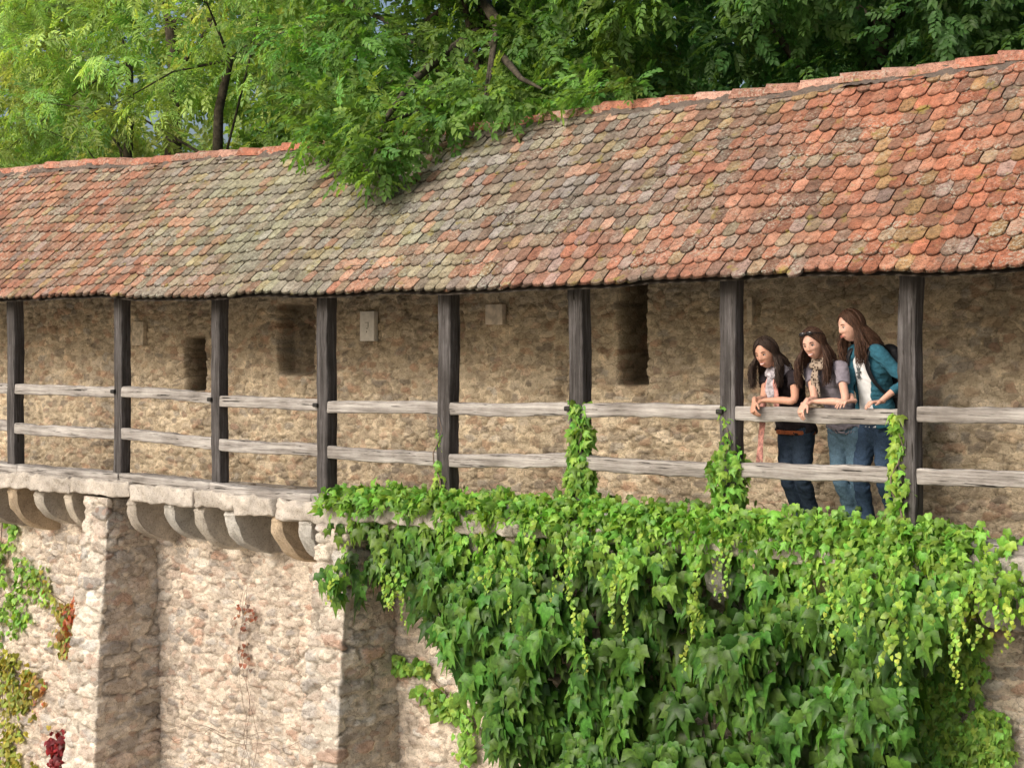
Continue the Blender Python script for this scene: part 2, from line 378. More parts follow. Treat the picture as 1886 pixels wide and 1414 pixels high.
Ft += [[0, 12, n0+6, n0], [5, n0+5, n0+7, 17]]
rows = 15
pos = []; fw = []; nm = []; col = []; wid = []
RED = np.array((.40, .125, .068)); PNK = np.array((.56, .26, .165)); BRN = np.array((.18, .105, .078)); GRY = np.array((.26, .25, .215)); GRN = np.array((.31, .325, .215)); YEL = np.array((.34, .28, .10)); BLU = np.array((.30, .31, .315)); DRK = np.array((.085, .073, .063))
ncol = int((XR-XL)/w)+1
KX = [0, 300, 420, 680, 900, 1150, 1400, 1650, 1886]
WT = [[.34, .24, .08, .07, .09, .16, .34, .42, .46], [.17, .09, .03, .03, .04, .08, .16, .18, .2], [.12, .12, .06, .12, .18, .2, .18, .15, .12],
      [.13, .18, .22, .26, .24, .20, .10, .06, .05], [.09, .22, .48, .36, .16, .09, .05, .03, .03], [.06, .05, .05, .06, .07, .07, .05, .08, .09], [.04, .05, .05, .07, .14, .13, .05, .02, .02], [.05, .07, .03, .07, .12, .1, .09, .07, .05]]
def wts(p, t):
    v = np.array([np.interp(p, KX, q) for q in WT])
    if t < .25 and 600 < p < 1300: v[0] += .25; v[1] += .2
    if t > .85: v[0] += .05; v[3] += .1; v[7] += .04
    return v/v.sum()
PC = np.array([RED, PNK, BRN, GRY, GRN, YEL, BLU, DRK])
for r in range(-1, rows):
    t = (r*.985)/rows
    for c in range(ncol):
        x = XL+(c+.5*(r % 2)+R.uniform(-.06, .06))*w
        t2 = t+R.uniform(-.003, .003)+.010*(fbm(x*1.2, r*3.1, 55, 2)-.5)+(R.uniform(-.02, 0) if R.random() < .05 else 0)
        if r == -1: t2 = .012+R.uniform(-.003, .003)
        if x > XR: continue
        p = roofpt(np.array([x]), np.array([t2]))[0]; q = roofpt(np.array([x]), np.array([t2+.1]))[0]; x2 = roofpt(np.array([x+.1]), np.array([t2]))[0]
        up = nrm(q-p); sd = nrm(x2-p); no = np.cross(sd, up)
        f_ = nrm(up-no*(.125+R.uniform(-.02, .02))+sd*R.uniform(-.04, .04)); no2 = no+sd*R.uniform(-.04, .04)
        pos.append(p+no*(.046 if r >= 0 else .016)); fw.append(f_); nm.append(no2); wid.append((R.uniform(.94, 1.0), min(1., ((1.-t2)*2.24+.02)/Lt), 1))
        xa = (x*CT+(DC+p[1])*ST)/(-x*ST+(DC+p[1])*CT); pxx = CX+F*xa+260*(float(fbm(x*1.1, t*2.5, 90))-.5)
        v = wts(pxx, t); avg = v@PC; pick = PC[np.searchsorted(np.cumsum(v), R.random()*.9999)]
        cl = v*(.15+1.6*np.array([float(fbm(x*2.0+k*7, t*6+k*3, 100+k, 2)) for k in range(8)])**4.); cl = cl/cl.sum()
        cc = avg*.12+pick*.38+(cl@PC)*.50
        col.append(cc*R.uniform(.75, 1.27)*(.8 if r == -1 else 1))
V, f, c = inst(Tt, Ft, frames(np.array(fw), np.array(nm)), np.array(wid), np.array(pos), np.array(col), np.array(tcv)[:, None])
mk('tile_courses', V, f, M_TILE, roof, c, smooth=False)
x = XL; parts = []; cols = []
while x < XR:
    l = R.uniform(.28, .36); z0 = float(roofpt(np.array([x]), np.array([1.]))[0, 2])
    z1 = float(roofpt(np.array([x+l]), np.array([1.]))[0, 2])
    V = []; tilt = R.uniform(-.004, .018); yo = R.uniform(-.012, .012)
    for e in (0, 1):
        for lay_ in (0, 1):
            rr = (.078 if e == 0 else .068)-lay_*.013
            for a in np.linspace(-.05, math.pi+.05, 11):
                V.append((x+e*(l+.04)+.014*math.sin(a*3+x), 1.3+yo-math.cos(a)*rr, (z0 if e == 0 else z1)-.022+math.sin(a)*rr*1.1+(tilt if e == 0 else 0)+.01))
    Fc = []
    for i in range(10):
        Fc += [[i, 22+i, 23+i, i+1], [11+i, 12+i, 34+i, 33+i], [i, i+1, 12+i, 11+i], [22+i, 33+i, 34+i, 23+i]]
    V = np.array(V); b = np.array(R.choice([(.46, .20, .135), (.42, .17, .11), (.50, .29, .22), (.38, .20, .145)]))*R.uniform(.85, 1.12)
    parts.append((V, Fc)); cols.append(np.repeat(b[None], len(V), 0)); x += l
V, f = merge(parts); mk('ridge_cap', V, f, M_TILE, roof, np.concatenate(cols), smooth=False)
us = np.arange(XL, XR, .025); pr = np.linspace(0, 1, 5); UU, QQ = np.meshgrid(us, pr)
B = roofpt(UU, np.ones_like(UU)); B[..., 1] = 1.18+.07*QQ+(fbm(UU*9, QQ*3, 7)-.5)*.08; B[..., 2] += -.06+.07*QQ+(fbm(UU*14, QQ*3, 8)-.5)*.07
mk('ridge_mortar', B.reshape(-1, 3), grid_faces(*UU.shape), M_CUT, roof, np.tile(np.array([[.15, .12, .10]]), (UU.size, 1)))

rail = thing('wooden_railing', (-10, 0, 5.0), 'two rail balustrade of silver grey weathered beams fixed between the walkway posts', 'railing')
kx = lambda px: F*(ST*(px-CX)/F+CT)/DC
tpx = [-150, 0, 226, 405, 601, 826, 1067, 1345, 1680, 1886, 2100]
tt = [703, 707, 712, 726, 736, 741, 741, 746, 751, 753, 756]; tl = [768, 774, 787, 807, 820, 835, 838, 850, 863, 869, 876]
ru = [ux(p) for p in tpx]; rz = [ZE-(a-YH)/kx(p) for a, p in zip(tt, tpx)]; rl = [ZE-(a-YH)/kx(p) for a, p in zip(tl, tpx)]
for k in range(len(px_u)-1):
    a, b = px_u[k]+.055, px_u[k+1]-.055
    for nmx, tab, hh in (('handrail', rz, .105), ('lower_rail', rl, .11)):
        sd = k*3+(nmx == 'handrail')*40
        ja, jb = R.uniform(-.012, .012), R.uniform(-.012, .012)
        def bend(P, a=a, b=b, tab=tab, sd=sd, ja=ja, jb=jb):
            P = P.copy(); t = (P[:, 0]-a)/(b-a); P[:, 2] += np.interp(P[:, 0], ru, tab)+ja*(1-t)+jb*t+(fbm(P[:, 0]*1.3, P[:, 0]*0+.3, sd, 3)-.5)*.045
            P[:, 1] += (fbm(P[:, 0]*1.1, P[:, 0]*0+.7, sd+1, 2)-.5)*.03; return P
        P, f = rough_box((a-.02, -.055, -hh), (b+.02, .03, 0), .016, (.035, .03, .03), .008, 12, sd*3, bend)
        mk(nmx, P, f, M_RAIL, rail)
    if k in (2, 3, 4, 6, 7):
        z = float(np.interp(px_u[k], ru, rz))-.04
        P, f = rough_box((px_u[k]-.085, -.09, z-.025), (px_u[k]-.03, -.058, z+.012), .008, (.02, .02, .02), .003, 20, k); mk('iron_bolt', P, f, M_IRON, rail)

def plaque(a, b, c, d, m, lab, cat_='sign', marks=None):
    p0 = at(a, d, YB-.05); p1 = at(b, c, YB-.05)
    r_ = thing('wall_plaque', ((p0[0]+p1[0])/2, YB-.05, p0[2]), lab, cat_)
    P, f = rough_box((p0[0], YB-.06, p0[2]), (p1[0], YB-.0, p1[2]), .004, (.05, .02, .05), .002, 12, int(a)); mk('panel', P, f, m, r_)
    if marks:
        w_ = p1[0]-p0[0]; h_ = p1[2]-p0[2]
        parts = [rough_box((p0[0]+x0*w_, YB-.064, p0[2]+z0*h_), (p0[0]+x1*w_, YB-.0595, p0[2]+z1*h_), .0008, (.05, .01, .05), 0, 5) for (x0, z0, x1, z1) in marks]
        mk('marking', *merge(parts), mat_plain('faint_grey_ink', (.42, .39, .33)), r_)
M_WH = mat_plain('aged_white_panel', (.72, .68, .61), .7, .12, 14); M_PL = mat_plain('pale_plaster_panel', (.62, .53, .43), .8, .25, 12); M_PL2 = mat_plain('dull_plaster_panel', (.52, .44, .33), .9, .35, 18)
plaque(664, 690, 573, 628, M_WH, 'white upright notice panel with small grey figure on the back wall', marks=[(.38, .60, .62, .635), (.56, .45, .62, .60), (.46, .40, .58, .44), (.46, .28, .51, .34)])
plaque(895, 926, 560, 598, M_PL, 'pale square panel high on the back wall right of the fifth post')
plaque(244, 265, 592, 636, M_PL2, 'small dull stone plaque on the back wall just right of the second post')
plaque(1376, 1386, 548, 598, M_PL2, 'narrow dull panel partly hidden behind the post left of the women')

def leaf6(l, w, fold=.2):
    return [(0, 0, 0), (w*.5, .35*l, w*fold), (w*.36, .7*l, w*fold*.6), (0, l, -.08*l), (-w*.36, .7*l, w*fold*.6), (-w*.5, .35*l, w*fold)], [[0, 1, 2, 3], [0, 3, 4, 5]]
def spray(nl, ll, lw, seed, pair=False, ang=50):
    r = random.Random(seed); V = []; Fc = []
    for i in range(nl):
        k = (i//2 if pair else i); tot = (nl//2 if pair else nl)
        t = .12+.85*k/tot; s = 1 if i % 2 else -1
        if i == nl-1: s = 0
        v, f = leaf6(ll*r.uniform(.8, 1.15), lw*r.uniform(.85, 1.15))
        v = np.array(v); a = math.radians(ang+r.uniform(-14, 14))*s
        rl_ = r.uniform(-.5, .5); c, s_ = math.cos(rl_), math.sin(rl_); v = v@np.array([[c, 0, -s_], [0, 1, 0], [s_, 0, c]])
        v[:, 2] -= v[:, 1]*r.uniform(.05, .55)
        c, s_ = math.cos(a), math.sin(a); v = np.stack([v[:, 0]*c+v[:, 1]*s_, -v[:, 0]*s_+v[:, 1]*c, v[:, 2]], 1)
        v += np.array([0, t, -.3*t*t])
        n_ = len(V); V += v.tolist(); Fc += [[q+n_ for q in g] for g in f]
    n_ = len(V); V += [(-.008, 0, -.01), (.008, 0, -.01), (.006, .5, -.085), (-.006, .5, -.085)]; Fc += [[n_, n_+1, n_+2, n_+3]]
    return np.array(V), np.array(Fc)
SP_BEECH = [spray(11, .27, .15, s) for s in range(4)]; SP_ASH = [spray(13, .34, .10, s, True, 58) for s in range(4)]
def crown(blobs, ns, temps, sc, base, seed, droop=.35):
    rg = np.random.default_rng(seed); out = []
    for bi, (c, r) in enumerate(blobs):
        n_ = int(ns*(r/.4)**1.6); d = rg.normal(size=(n_, 3)); d /= np.linalg.norm(d, axis=1, keepdims=True)
        d[:, 2] *= .8
        pos = np.array(c)+d*r*(rg.random(n_)**.45)[:, None]*np.array([1.1, 1, .75])
        fwd = d*1.0+rg.normal(size=(n_, 3))*.45+np.array([0, -.25, -droop]); nm_ = np.array([-.1, -.5, .9])+rg.normal(size=(n_, 3))*.4+d*.3
        tone = rg.uniform(.72, 1.32); hue = rg.uniform(-.12, .18)
        col = np.array(base)[None]*tone*rg.uniform(.7, 1.35, (n_, 1)); col[:, 0] *= 1+hue+rg.uniform(-.1, .25, n_)
        T, f = temps[bi % len(temps)]
        out.append(inst(T, f, frames(fwd, nm_), sc*rg.uniform(.75, 1.25, n_), pos, col))
    return cat(out)
def ctube(pts, rad, n=8):
    pts = np.array(pts, float); V = []; Fc = []
    for i, p in enumerate(pts):
        t = nrm(pts[min(i+1, len(pts)-1)]-pts[max(i-1, 0)]); a = nrm(np.cross(t, [.3, 1, .2])); b = np.cross(t, a)
        for k in range(n):
            an = 2*math.pi*k/n; V.append(p+rad[i]*(math.cos(an)*a+math.sin(an)*b))
    for i in range(len(pts)-1):
        for k in range(n): k2 = (k+1) % n; Fc.append([i*n+k, i*n+k2, (i+1)*n+k2, (i+1)*n+k])
    return np.array(V), Fc
def tree(name, basept, toppt, r0, blobs, ns, temps, sc, base, label, cat_, group, seed, nb=14, droop=.35, extra=None, br=1.):
    b = np.array(basept, float); t = np.array(toppt, float)
    th_ = thing(name, b, label, cat_, group)
    rg = random.Random(seed)
    pts = [b+(t-b)*k/8+np.array([rg.uniform(-.06, .06), rg.uniform(-.06, .06), 0])*(k > 0) for k in range(9)]
    mk('trunk', *ctube(pts, [r0*(1.15-.09*k) for k in range(9)], 12), M_BARK, th_)
    sel = blobs[:]; rg.shuffle(sel)
    for (c, r) in sel[:nb]:
        c = np.array(c); s = pts[rg.choice([5, 6, 7, 8])]
        m_ = (s+c)/2+np.array([0, .2, .25]); q = [s, s*.6+m_*.4, m_, m_*.45+c*.55, c]
        mk('branch', *ctube(q, [r0*v*br for v in (.32, .22, .15, .1, .04)], 7), M_BARK, th_)
    if extra:
        for q, rr in extra: mk('branch', *ctube(q, rr, 7), M_BARK, th_)
    V, f, cc = crown(blobs, ns, temps, sc, base, seed, droop); mk('crown', V, f, M_LEAF, th_, cc)
def blobgrid(x0, x1, y0, y1, step, yr, rr, skip, seed, low=None):
    rg = random.Random(seed); out = []
    px = x0
    while px < x1:
        py = y0
        while py < y1:
            a = px+rg.uniform(-.5, .5)*step; b = py+rg.uniform(-.5, .5)*step; yy = rg.uniform(*yr)
            if rg.random() > skip and (low is None or b < low(a)): out.append((at(a, b, yy), rg.uniform(*rr)))
            py += step*.8
        px += step
    return out
ridge_py = lambda a: np.interp(a, [0, 600, 1200, 1886], [312, 262, 190, 100])
G_T = 'trees rising behind the walkway roof'
zb = 4.6
bl = blobgrid(60, 620, -170, 300, 66, (3.0, 5.2), (.26, .42), .22, 1, lambda a: 165 if 350 < a < 540 else 275)
tree('ash_tree', Pz(368, zb, 4.4), at(412, 110, 4.4), .12, bl, 29, SP_ASH, .29, (.20, .35, .09), 'light green feathery ash tree with leaning dark trunk behind the left roof ridge', 'tree', G_T, 11, 6, br=.7)
bl = blobgrid(-230, 230, -170, 320, 66, (3.2, 5.6), (.26, .42), .12, 2)
tree('ash_tree', Pz(243, zb, 5.2), at(238, 110, 5.2), .12, bl, 30, SP_ASH, .29, (.25, .40, .12), 'pale feathery tree filling the top left corner above the roof', 'tree', G_T, 12, 5, br=.5)
bl = blobgrid(560, 1230, -200, 330, 62, (1.9, 3.6), (.26, .40), .08, 3, lambda a: ridge_py(a)+(0 if a < 950 else -20))
hang = ((600, 258, .75, .18), (640, 278, .6, .19), (690, 286, .5, .19), (720, 280, .55, .17), (665, 305, .42, .12), (698, 320, .34, .10), (745, 255, .7, .17), (585, 245, 1.0, .2), (640, 228, .95, .24), (700, 228, .9, .25), (770, 222, .95, .2), (830, 212, 1.0, .18), (890, 198, 1.1, .18), (950, 190, 1.15, .17), (1020, 178, 1.25, .17), (1100, 170, 1.35, .16), (1170, 160, 1.4, .15), (800, 185, 1.2, .26), (900, 165, 1.3, .25), (680, 190, 1.3, .28), (580, 200, 1.4, .25))
bl += [(at(a, b, y), r*.95) for a, b, y, r in hang for _ in (0, 1)]
ex = [([at(880, 60, 3.0), at(820, 100, 2.2), at(760, 150, 1.6), at(710, 220, .9), at(690, 285, .55), at(700, 330, .36)], [.06, .05, .04, .025, .015, .006]), ([at(900, 80, 3.0), at(930, 110, 2.0), at(960, 145, 1.5), at(1000, 165, 1.25)], [.05, .04, .025, .01])]
tree('broadleaf_tree', Pz(930, zb, 3.2), at(900, 0, 3.2), .2, bl, 42, SP_BEECH, .27, (.115, .235, .05), 'dense mid green tree whose branch hangs over the middle of the roof', 'tree', G_T, 13, 8, extra=ex)
bl = blobgrid(1180, 2120, -240, 240, 66, (2.6, 4.6), (.28, .42), .06, 4, lambda a: ridge_py(a)+10)
tree('broadleaf_tree', Pz(1600, zb, 4.2), at(1620, -60, 4.2), .22, bl, 34, SP_BEECH, .29, (.07, .165, .045), 'dark green tree shading the right end of the ridge', 'tree', G_T, 14, 6)
bgc = [(.32, .44, .17), (.26, .39, .13), (.095, .19, .05), (.055, .125, .035), (.042, .105, .03)]
bgl = ['yellow green tree seen far behind the pale feathery tree', 'mid green tree in the gap right of the leaning trunk', 'shaded tree behind the overhanging branch', 'dark tree in the background behind the middle right of the roof', 'very dark tree in the background at the top right corner']
for k in range(5):
    a = -150+k*470
    bl = blobgrid(a-(330 if k == 0 else 270), a+300, -200, 350, 100, (8.5, 12), (.65, .98), .0, 20+k, lambda q: ridge_py(q)+70)
    tree('background_tree', Pz(a, zb, 10.5), at(a, 40, 10.5), .25, bl, 28 if k < 2 else 18, SP_BEECH, .5, bgc[k], bgl[k], 'tree', 'trees further back behind the wall', 30+k, 3)

# ivy
oh = [(0, 0), (.15, -.10), (.36, -.06), (.42, .18), (.52, .50), (.27, .46), (.17, .62), (.0, 1.22), (-.17, .62), (-.27, .46), (-.52, .50), (-.42, .18), (-.36, -.06), (-.15, -.10)]
IV = [(0, .35, .08)]+[(a, b, (-.16*abs(a)-(.24*b*b))) for a, b in oh]
IF = [[0, 1+i, 1+(i+1) % 14] for i in range(14)]
oh2 = [(0, 0), (.3, -.12), (.5, .18), (.36, .55), (0, 1.), (-.36, .55), (-.5, .18), (-.3, -.12)]
HV = [(0, .3, .06)]+[(a, b, -.1*abs(a)-.12*b*b) for a, b in oh2]; HF = [[0, 1+i, 1+(i+1) % 8] for i in range(8)]
def inpoly(x, y, poly):
    c = np.zeros(len(x), bool); n = len(poly)
    for i in range(n):
        x1, y1 = poly[i]; x2, y2 = poly[(i+1) % n]
        if y1 == y2: continue
        c ^= ((y1 > y) != (y2 > y)) & (x < (x2-x1)*(y-y1)/(y2-y1)+x1)
    return c
def leaves(T, Fc, pos, size, base, seed, out=1., down=1., jit=.5, hue=.2, dirv=(0, -1, 0)):
    rg = np.random.default_rng(seed); n = len(pos); dv = np.array(dirv, float)
    fwd = np.array([0, 0, -down])+dv*.35+rg.normal(size=(n, 3))*jit*.75; nm_ = dv*out+np.array([0, 0, .45])+rg.normal(size=(n, 3))*jit
    base = np.asarray(base, float); base = np.broadcast_to(base, (n, 3)).copy()
    col = base*rg.uniform(.58, 1.45, (n, 1)); col[:, 0] *= rg.uniform(1-hue, 1+hue*2, n)
    return inst(T, Fc, frames(fwd, nm_), size, pos, col)
poly_px = [(585, 930), (640, 903), (720, 910), (830, 916), (900, 916), (1000, 920), (1100, 928), (1200, 940), (1300, 946), (1420, 950), (1550, 958), (1650, 948), (1705, 955), (1760, 990), (1830, 1010), (1886, 1050), (2000, 1080), (2030, 1130), (1886, 1105), (1800, 1090), (1740, 1120), (1700, 1180), (1670, 1250), (1660, 1414), (1650, 1620), (1000, 1620), (945, 1440), (880, 1360), (845, 1290), (800, 1230), (775, 1170), (705, 1125), (655, 1090), (620, 1095), (600, 1050)]
YI = -.38
poly = [tuple(at(a, b, YI)[[0, 2]]) for a, b in poly_px]
xs = [p[0] for p in poly]; zs = [p[1] for p in poly]
ivy = thing('ivy_plant', (np.mean(xs), -.3, 3.0), 'huge green ivy curtain hanging from the ledge over the right half of the wall', 'ivy')
def bulge(x, z): return .06+.36*sst(.32, .68, fbm(x*2.6, z*1.7, 33, 3))*sst(5.05, 4.6, z)
def ivy_layer(n, depth, hole, dark, seed, sz):
    rg = np.random.default_rng(seed)
    X = rg.uniform(min(xs), max(xs), n); Z = rg.uniform(min(zs), max(zs), n)
    k = inpoly(X+rg.normal(size=n)*.06, Z+rg.normal(size=n)*.05, poly)
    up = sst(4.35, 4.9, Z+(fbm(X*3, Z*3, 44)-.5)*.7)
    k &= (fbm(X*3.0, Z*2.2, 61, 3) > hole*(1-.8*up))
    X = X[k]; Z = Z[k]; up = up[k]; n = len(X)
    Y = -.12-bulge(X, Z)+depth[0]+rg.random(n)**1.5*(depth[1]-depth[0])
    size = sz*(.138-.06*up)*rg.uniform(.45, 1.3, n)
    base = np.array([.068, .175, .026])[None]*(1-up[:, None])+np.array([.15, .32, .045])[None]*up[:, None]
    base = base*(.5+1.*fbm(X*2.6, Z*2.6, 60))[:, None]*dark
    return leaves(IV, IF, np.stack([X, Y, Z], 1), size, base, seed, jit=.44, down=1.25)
V, f, c = cat([ivy_layer(15500, (0, .2), .45, 1., 8, 1.), ivy_layer(6500, (.22, .46), .0, .6, 18, 1.1)]); mk('leaf_mass', V, f, M_IVY, ivy, c)  # inner layer has darkened leaf colour, shade painted into the gaps
rg = np.random.default_rng(5)
n = 3000; px = rg.uniform(600, 1790, n); X = np.array([ux(p, -.15) for p in px]); Y = rg.uniform(-.3, .05, n); Z = zsill(X)+rg.uniform(-.12, .05, n)*1-.05*(np.abs(Y+.12) > .12)+.07*fbm(X*4, X*0, 5)
V, f, c = leaves(IV, IF, np.stack([X, Y, Z], 1), rg.uniform(.045, .095, n), (.15, .32, .045), 9, out=.8, down=.5, jit=.6); mk('ledge_leaves', V, f, M_IVY, ivy, c)
rs = random.Random(3)
def strand(x, y, z, ln, seed, base, s=.05, sway=.05):
    n_ = max(3, int(ln/.018)); t = np.linspace(0, 1, n_); r_ = np.random.default_rng(seed)
    Xs = x+sway*np.sin(t*4+seed)*t+r_.normal(size=n_)*.012; Ys = y-.04*t+r_.normal(size=n_)*.012; Zs = z-ln*t
    cc = np.array(base)[None]*(1+.25*t[:, None]); cc[:, 0] *= 1+.3*t
    v, f, c = leaves(HV, HF, np.stack([Xs, Ys, Zs], 1), s*(1-.5*t)*r_.uniform(.8, 1.2, n_), cc, seed, jit=.45)
    mk('hanging_strand', v, f, M_IVY, ivy, c)
for k in range(76):
    cl = rs.choice([720, 830, 900, 960, 1060, 1180, 1290, 1350, 1460, 1560, 1640, 1700, 1760, 1830, None])
    px = rs.uniform(620, 1870) if cl is None else cl+rs.gauss(0, 22)
    py = rs.uniform(940, 1060)+(px > 1700)*60; p = at(px, py, -.4)
    y = -.15-float(bulge(p[0], p[2]-.1)); ln = rs.choice([.15, .2, .3, .4, .5, .6])*rs.uniform(.7, 1.2)
    strand(p[0], y, p[2], ln, 100+k, (.16, .33, .05), rs.uniform(.040, .056))
for (a, b, ln) in ((1785, 1050, .35), (1810, 1050, .3), (1840, 1075, .3), (1865, 1085, .28), (1890, 1090, .4), (1660, 1120, .4), (1675, 1100, .5), (1085, 1120, .45), (1270, 1080, .6), (965, 960, .6), (610, 1000, .45), (630, 1040, .3)):
    p = at(a, b, -.42); strand(p[0], -.2-float(bulge(p[0], p[2])), p[2], ln, a, (.18, .34, .05), .054)

def flat_creeper(polys, n, size, colf, seed, y=YW-.06, ydev=.03, T=HV, Fc=HF, gap=.38):
    rg = np.random.default_rng(seed); out = []
    for pl, nn in zip(polys, n):
        q = [tuple(at(a, b, y)[[0, 2]]) for a, b in pl]; xs = [p[0] for p in q]; zs = [p[1] for p in q]
        X = rg.uniform(min(xs), max(xs), nn); Z = rg.uniform(min(zs), max(zs), nn); k = inpoly(X+rg.normal(size=nn)*.04, Z+rg.normal(size=nn)*.04, q)
        k &= fbm(X*7, Z*7, seed, 2) > gap
        X = X[k]; Z = Z[k]; Y = y+rg.uniform(-ydev, ydev, len(X))
        xr_ = (X*CT+(DC+Y)*ST)/(-X*ST+(DC+Y)*CT); pxs = CX+F*xr_; d = -X*ST+(DC+Y)*CT; pys = YH-(Z-ZE)/d*F
        out.append(leaves(T, Fc, np.stack([X, Y, Z], 1), size*rg.uniform(.5, 1.3, len(X)), colf(pxs, pys, rg), seed, jit=.55))
    return cat(out)
def stem_path(pts, r, y=YW-.05):
    q = [at(a, b, y) for a, b in pts]; return ctube(q, [r]*len(q), 5)
G = np.array((.17, .33, .06)); YG = np.array((.31, .36, .07)); RD = np.array((.34, .11, .06)); CR = np.array((.26, .03, .04))
def lerpc(a, b, t): return a[None]*(1-t[:, None])+b[None]*t[:, None]
M_STEM = mat_plain('vine_stem', (.18, .13, .10))
def creeper(name, label, basept, polys, n, size, colf, seed, stems, **kw):
    t_ = thing(name, at(*basept, YW-.05), label, 'creeper'); V, f, c = flat_creeper(polys, n, size, colf, seed, **kw)
    mk('leaves', V, f, M_IVY, t_, c)
    for s in stems: mk('stem', *stem_path(s, .006), M_STEM, t_)
creeper('climbing_creeper', 'small leaved bright green ivy flat on the wall right of the ivy curtain', (1760, 1500), [[(1650, 1170), (1780, 1120), (1810, 1200), (1780, 1300), (1840, 1310), (1865, 1370), (1840, 1500), (1600, 1500), (1600, 1300)]], [6000], .062, lambda a, b, r: lerpc(G*.9, G*1.25, r.random(len(a))), 5, [[(1700, 1500), (1730, 1300), (1760, 1150)]], y=YW-.12, ydev=.05, T=IV, Fc=IF, gap=.27)
creeper('climbing_creeper', 'upper left creeper branch turning from green to red below the corbels', (5, 1180), [[(-60, 1010), (30, 1020), (90, 1055), (92, 1085), (152, 1105), (152, 1140), (130, 1210), (98, 1205), (110, 1130), (60, 1092), (30, 1105), (-60, 1100)], [(-60, 1095), (35, 1100), (60, 1135), (35, 1165), (-60, 1200)], [(-40, 945), (20, 935), (32, 975), (12, 1030), (-40, 1030)]], [1350, 650, 340], .066, lambda a, b, r: lerpc(G*1.15, RD, np.clip((a-75)/70+r.normal(size=len(a))*.3, 0, 1)), 6, [[(-20, 1200), (0, 1100), (60, 1070), (120, 1110), (115, 1190)], [(-5, 1100), (5, 950)]], gap=.42)
creeper('climbing_creeper', 'lower left creeper with yellow green leaves and red tips', (0, 1414), [[(-60, 1190), (15, 1195), (70, 1250), (95, 1290), (85, 1330), (40, 1310), (-60, 1310)], [(-60, 1310), (30, 1325), (62, 1370), (75, 1420), (55, 1500), (-60, 1500)]], [1150, 950], .066, lambda a, b, r: lerpc(YG*.85, RD, np.clip((a-50)/45+r.normal(size=len(a))*.35-(b > 1330)*.6, 0, 1)), 7, [[(-20, 1500), (10, 1350), (0, 1220), (60, 1270)]], gap=.42)
creeper('climbing_creeper', 'crimson red creeper sprig at the bottom left beside the buttress', (100, 1470), [[(100, 1335), (130, 1350), (128, 1380), (115, 1400), (120, 1470), (80, 1470), (92, 1400), (88, 1380)]], [300], .072, lambda a, b, r: lerpc(CR, CR*.5, r.random(len(a))), 8, [[(100, 1500), (105, 1420), (112, 1350)]])
creeper('climbing_creeper', 'thin green ivy shoots on the bare wall left of the ivy curtain', (840, 1414), [[(700, 1205), (790, 1215), (795, 1245), (740, 1235)], [(760, 1265), (830, 1270), (880, 1330), (880, 1420), (850, 1420), (845, 1330), (770, 1290)], [(590, 1110), (612, 1110), (600, 1210)]], [300, 650, 60], .075, lambda a, b, r: lerpc(G, G*1.2, r.random(len(a))*.4), 9, [[(870, 1440), (850, 1330), (780, 1275)], [(870, 1330), (780, 1235), (705, 1210)]])
tv = thing('bare_vine', at(450, 1400, YW-.05), 'leafless brown vine stems with a few dry leaves on the pale wall between the buttresses', 'vine')
for k in range(3):
    a = 450+R.uniform(-10, 10); pts = []
    for j in range(18):
        pts.append((a, 1090+j*19)); a += R.uniform(-7, 7)
    mk('stem', *stem_path(pts, .0022, YW-.035), M_STEM, tv)
for k in range(3):
    a = 280+R.uniform(0, 60); b = 1340+R.uniform(-20, 50); pts = []
    for j in range(12): pts.append((a, b)); a += R.uniform(10, 26); b += R.uniform(-14, 14)
    mk('stem', *stem_path(pts, .0022, YW-.035), M_STEM, tv)
V, f, c = flat_creeper([[(430, 1110), (470, 1110), (465, 1160), (440, 1160)], [(440, 1180), (470, 1190), (450, 1240)]], [80, 40], .042, lambda a, b, r: lerpc(np.array((.14, .07, .05)), np.array((.26, .13, .09)), r.random(len(a))), 12); mk('leaves', V, f, M_IVY, tv, c)

def post_vine(px, segs, label, seed, base=(.15, .32, .05)):
    x0 = ux(px, -.08); t_ = thing('post_vine', (x0, -.08, 4.95), label, 'vine', 'vines climbing the walkway posts')
    rg = np.random.default_rng(seed); P_ = []
    for (a, b, hw, nn) in segs:
        z0 = at(px, b, -.1)[2]; z1 = at(px, a, -.1)[2]; Z = rg.uniform(z0, z1, nn)
        an = rg.uniform(0, 2*math.pi, nn); rr = hw*(.7+.5*rg.random(nn))*(.65+.7*fbm(Z*7, Z*0, seed))
        P_.append(np.stack([x0+np.cos(an)*rr, -.03+np.sin(an)*rr*.9, Z], 1))
    P_ = np.concatenate(P_)
    V, f, c = leaves(IV, IF, P_, rg.uniform(.045, .085, len(P_)), base, seed, jit=.6, dirv=(.3, -1, 0)); mk('leaves', V, f, M_IVY, t_, c)
    pts = [(x0+math.sin(k*1.3)*.05, -.085, 4.95+k*.1) for k in range(8)]
    mk('stem', *ctube(pts, [.009-.0009*k for k in range(8)], 6), M_STEM, t_)
post_vine(1062, [(738, 790, .065, 100), (790, 860, .09, 160), (860, 935, .12, 220)], 'tall leafy vine wrapped around the sixth post up to the handrail', 21)
post_vine(1335, [(745, 800, .03, 24), (800, 835, .05, 50), (830, 950, .11, 230)], 'bushy vine around the post just left of the three women', 22)
post_vine(1652, [(762, 850, .05, 85), (850, 955, .065, 120)], 'slim vine up the post beside the woman in the teal cardigan', 23, (.19, .35, .05))
post_vine(806, [(780, 850, .03, 30), (850, 920, .045, 60)], 'thin sparse vine shoot on the fifth post', 24, (.17, .33, .05))

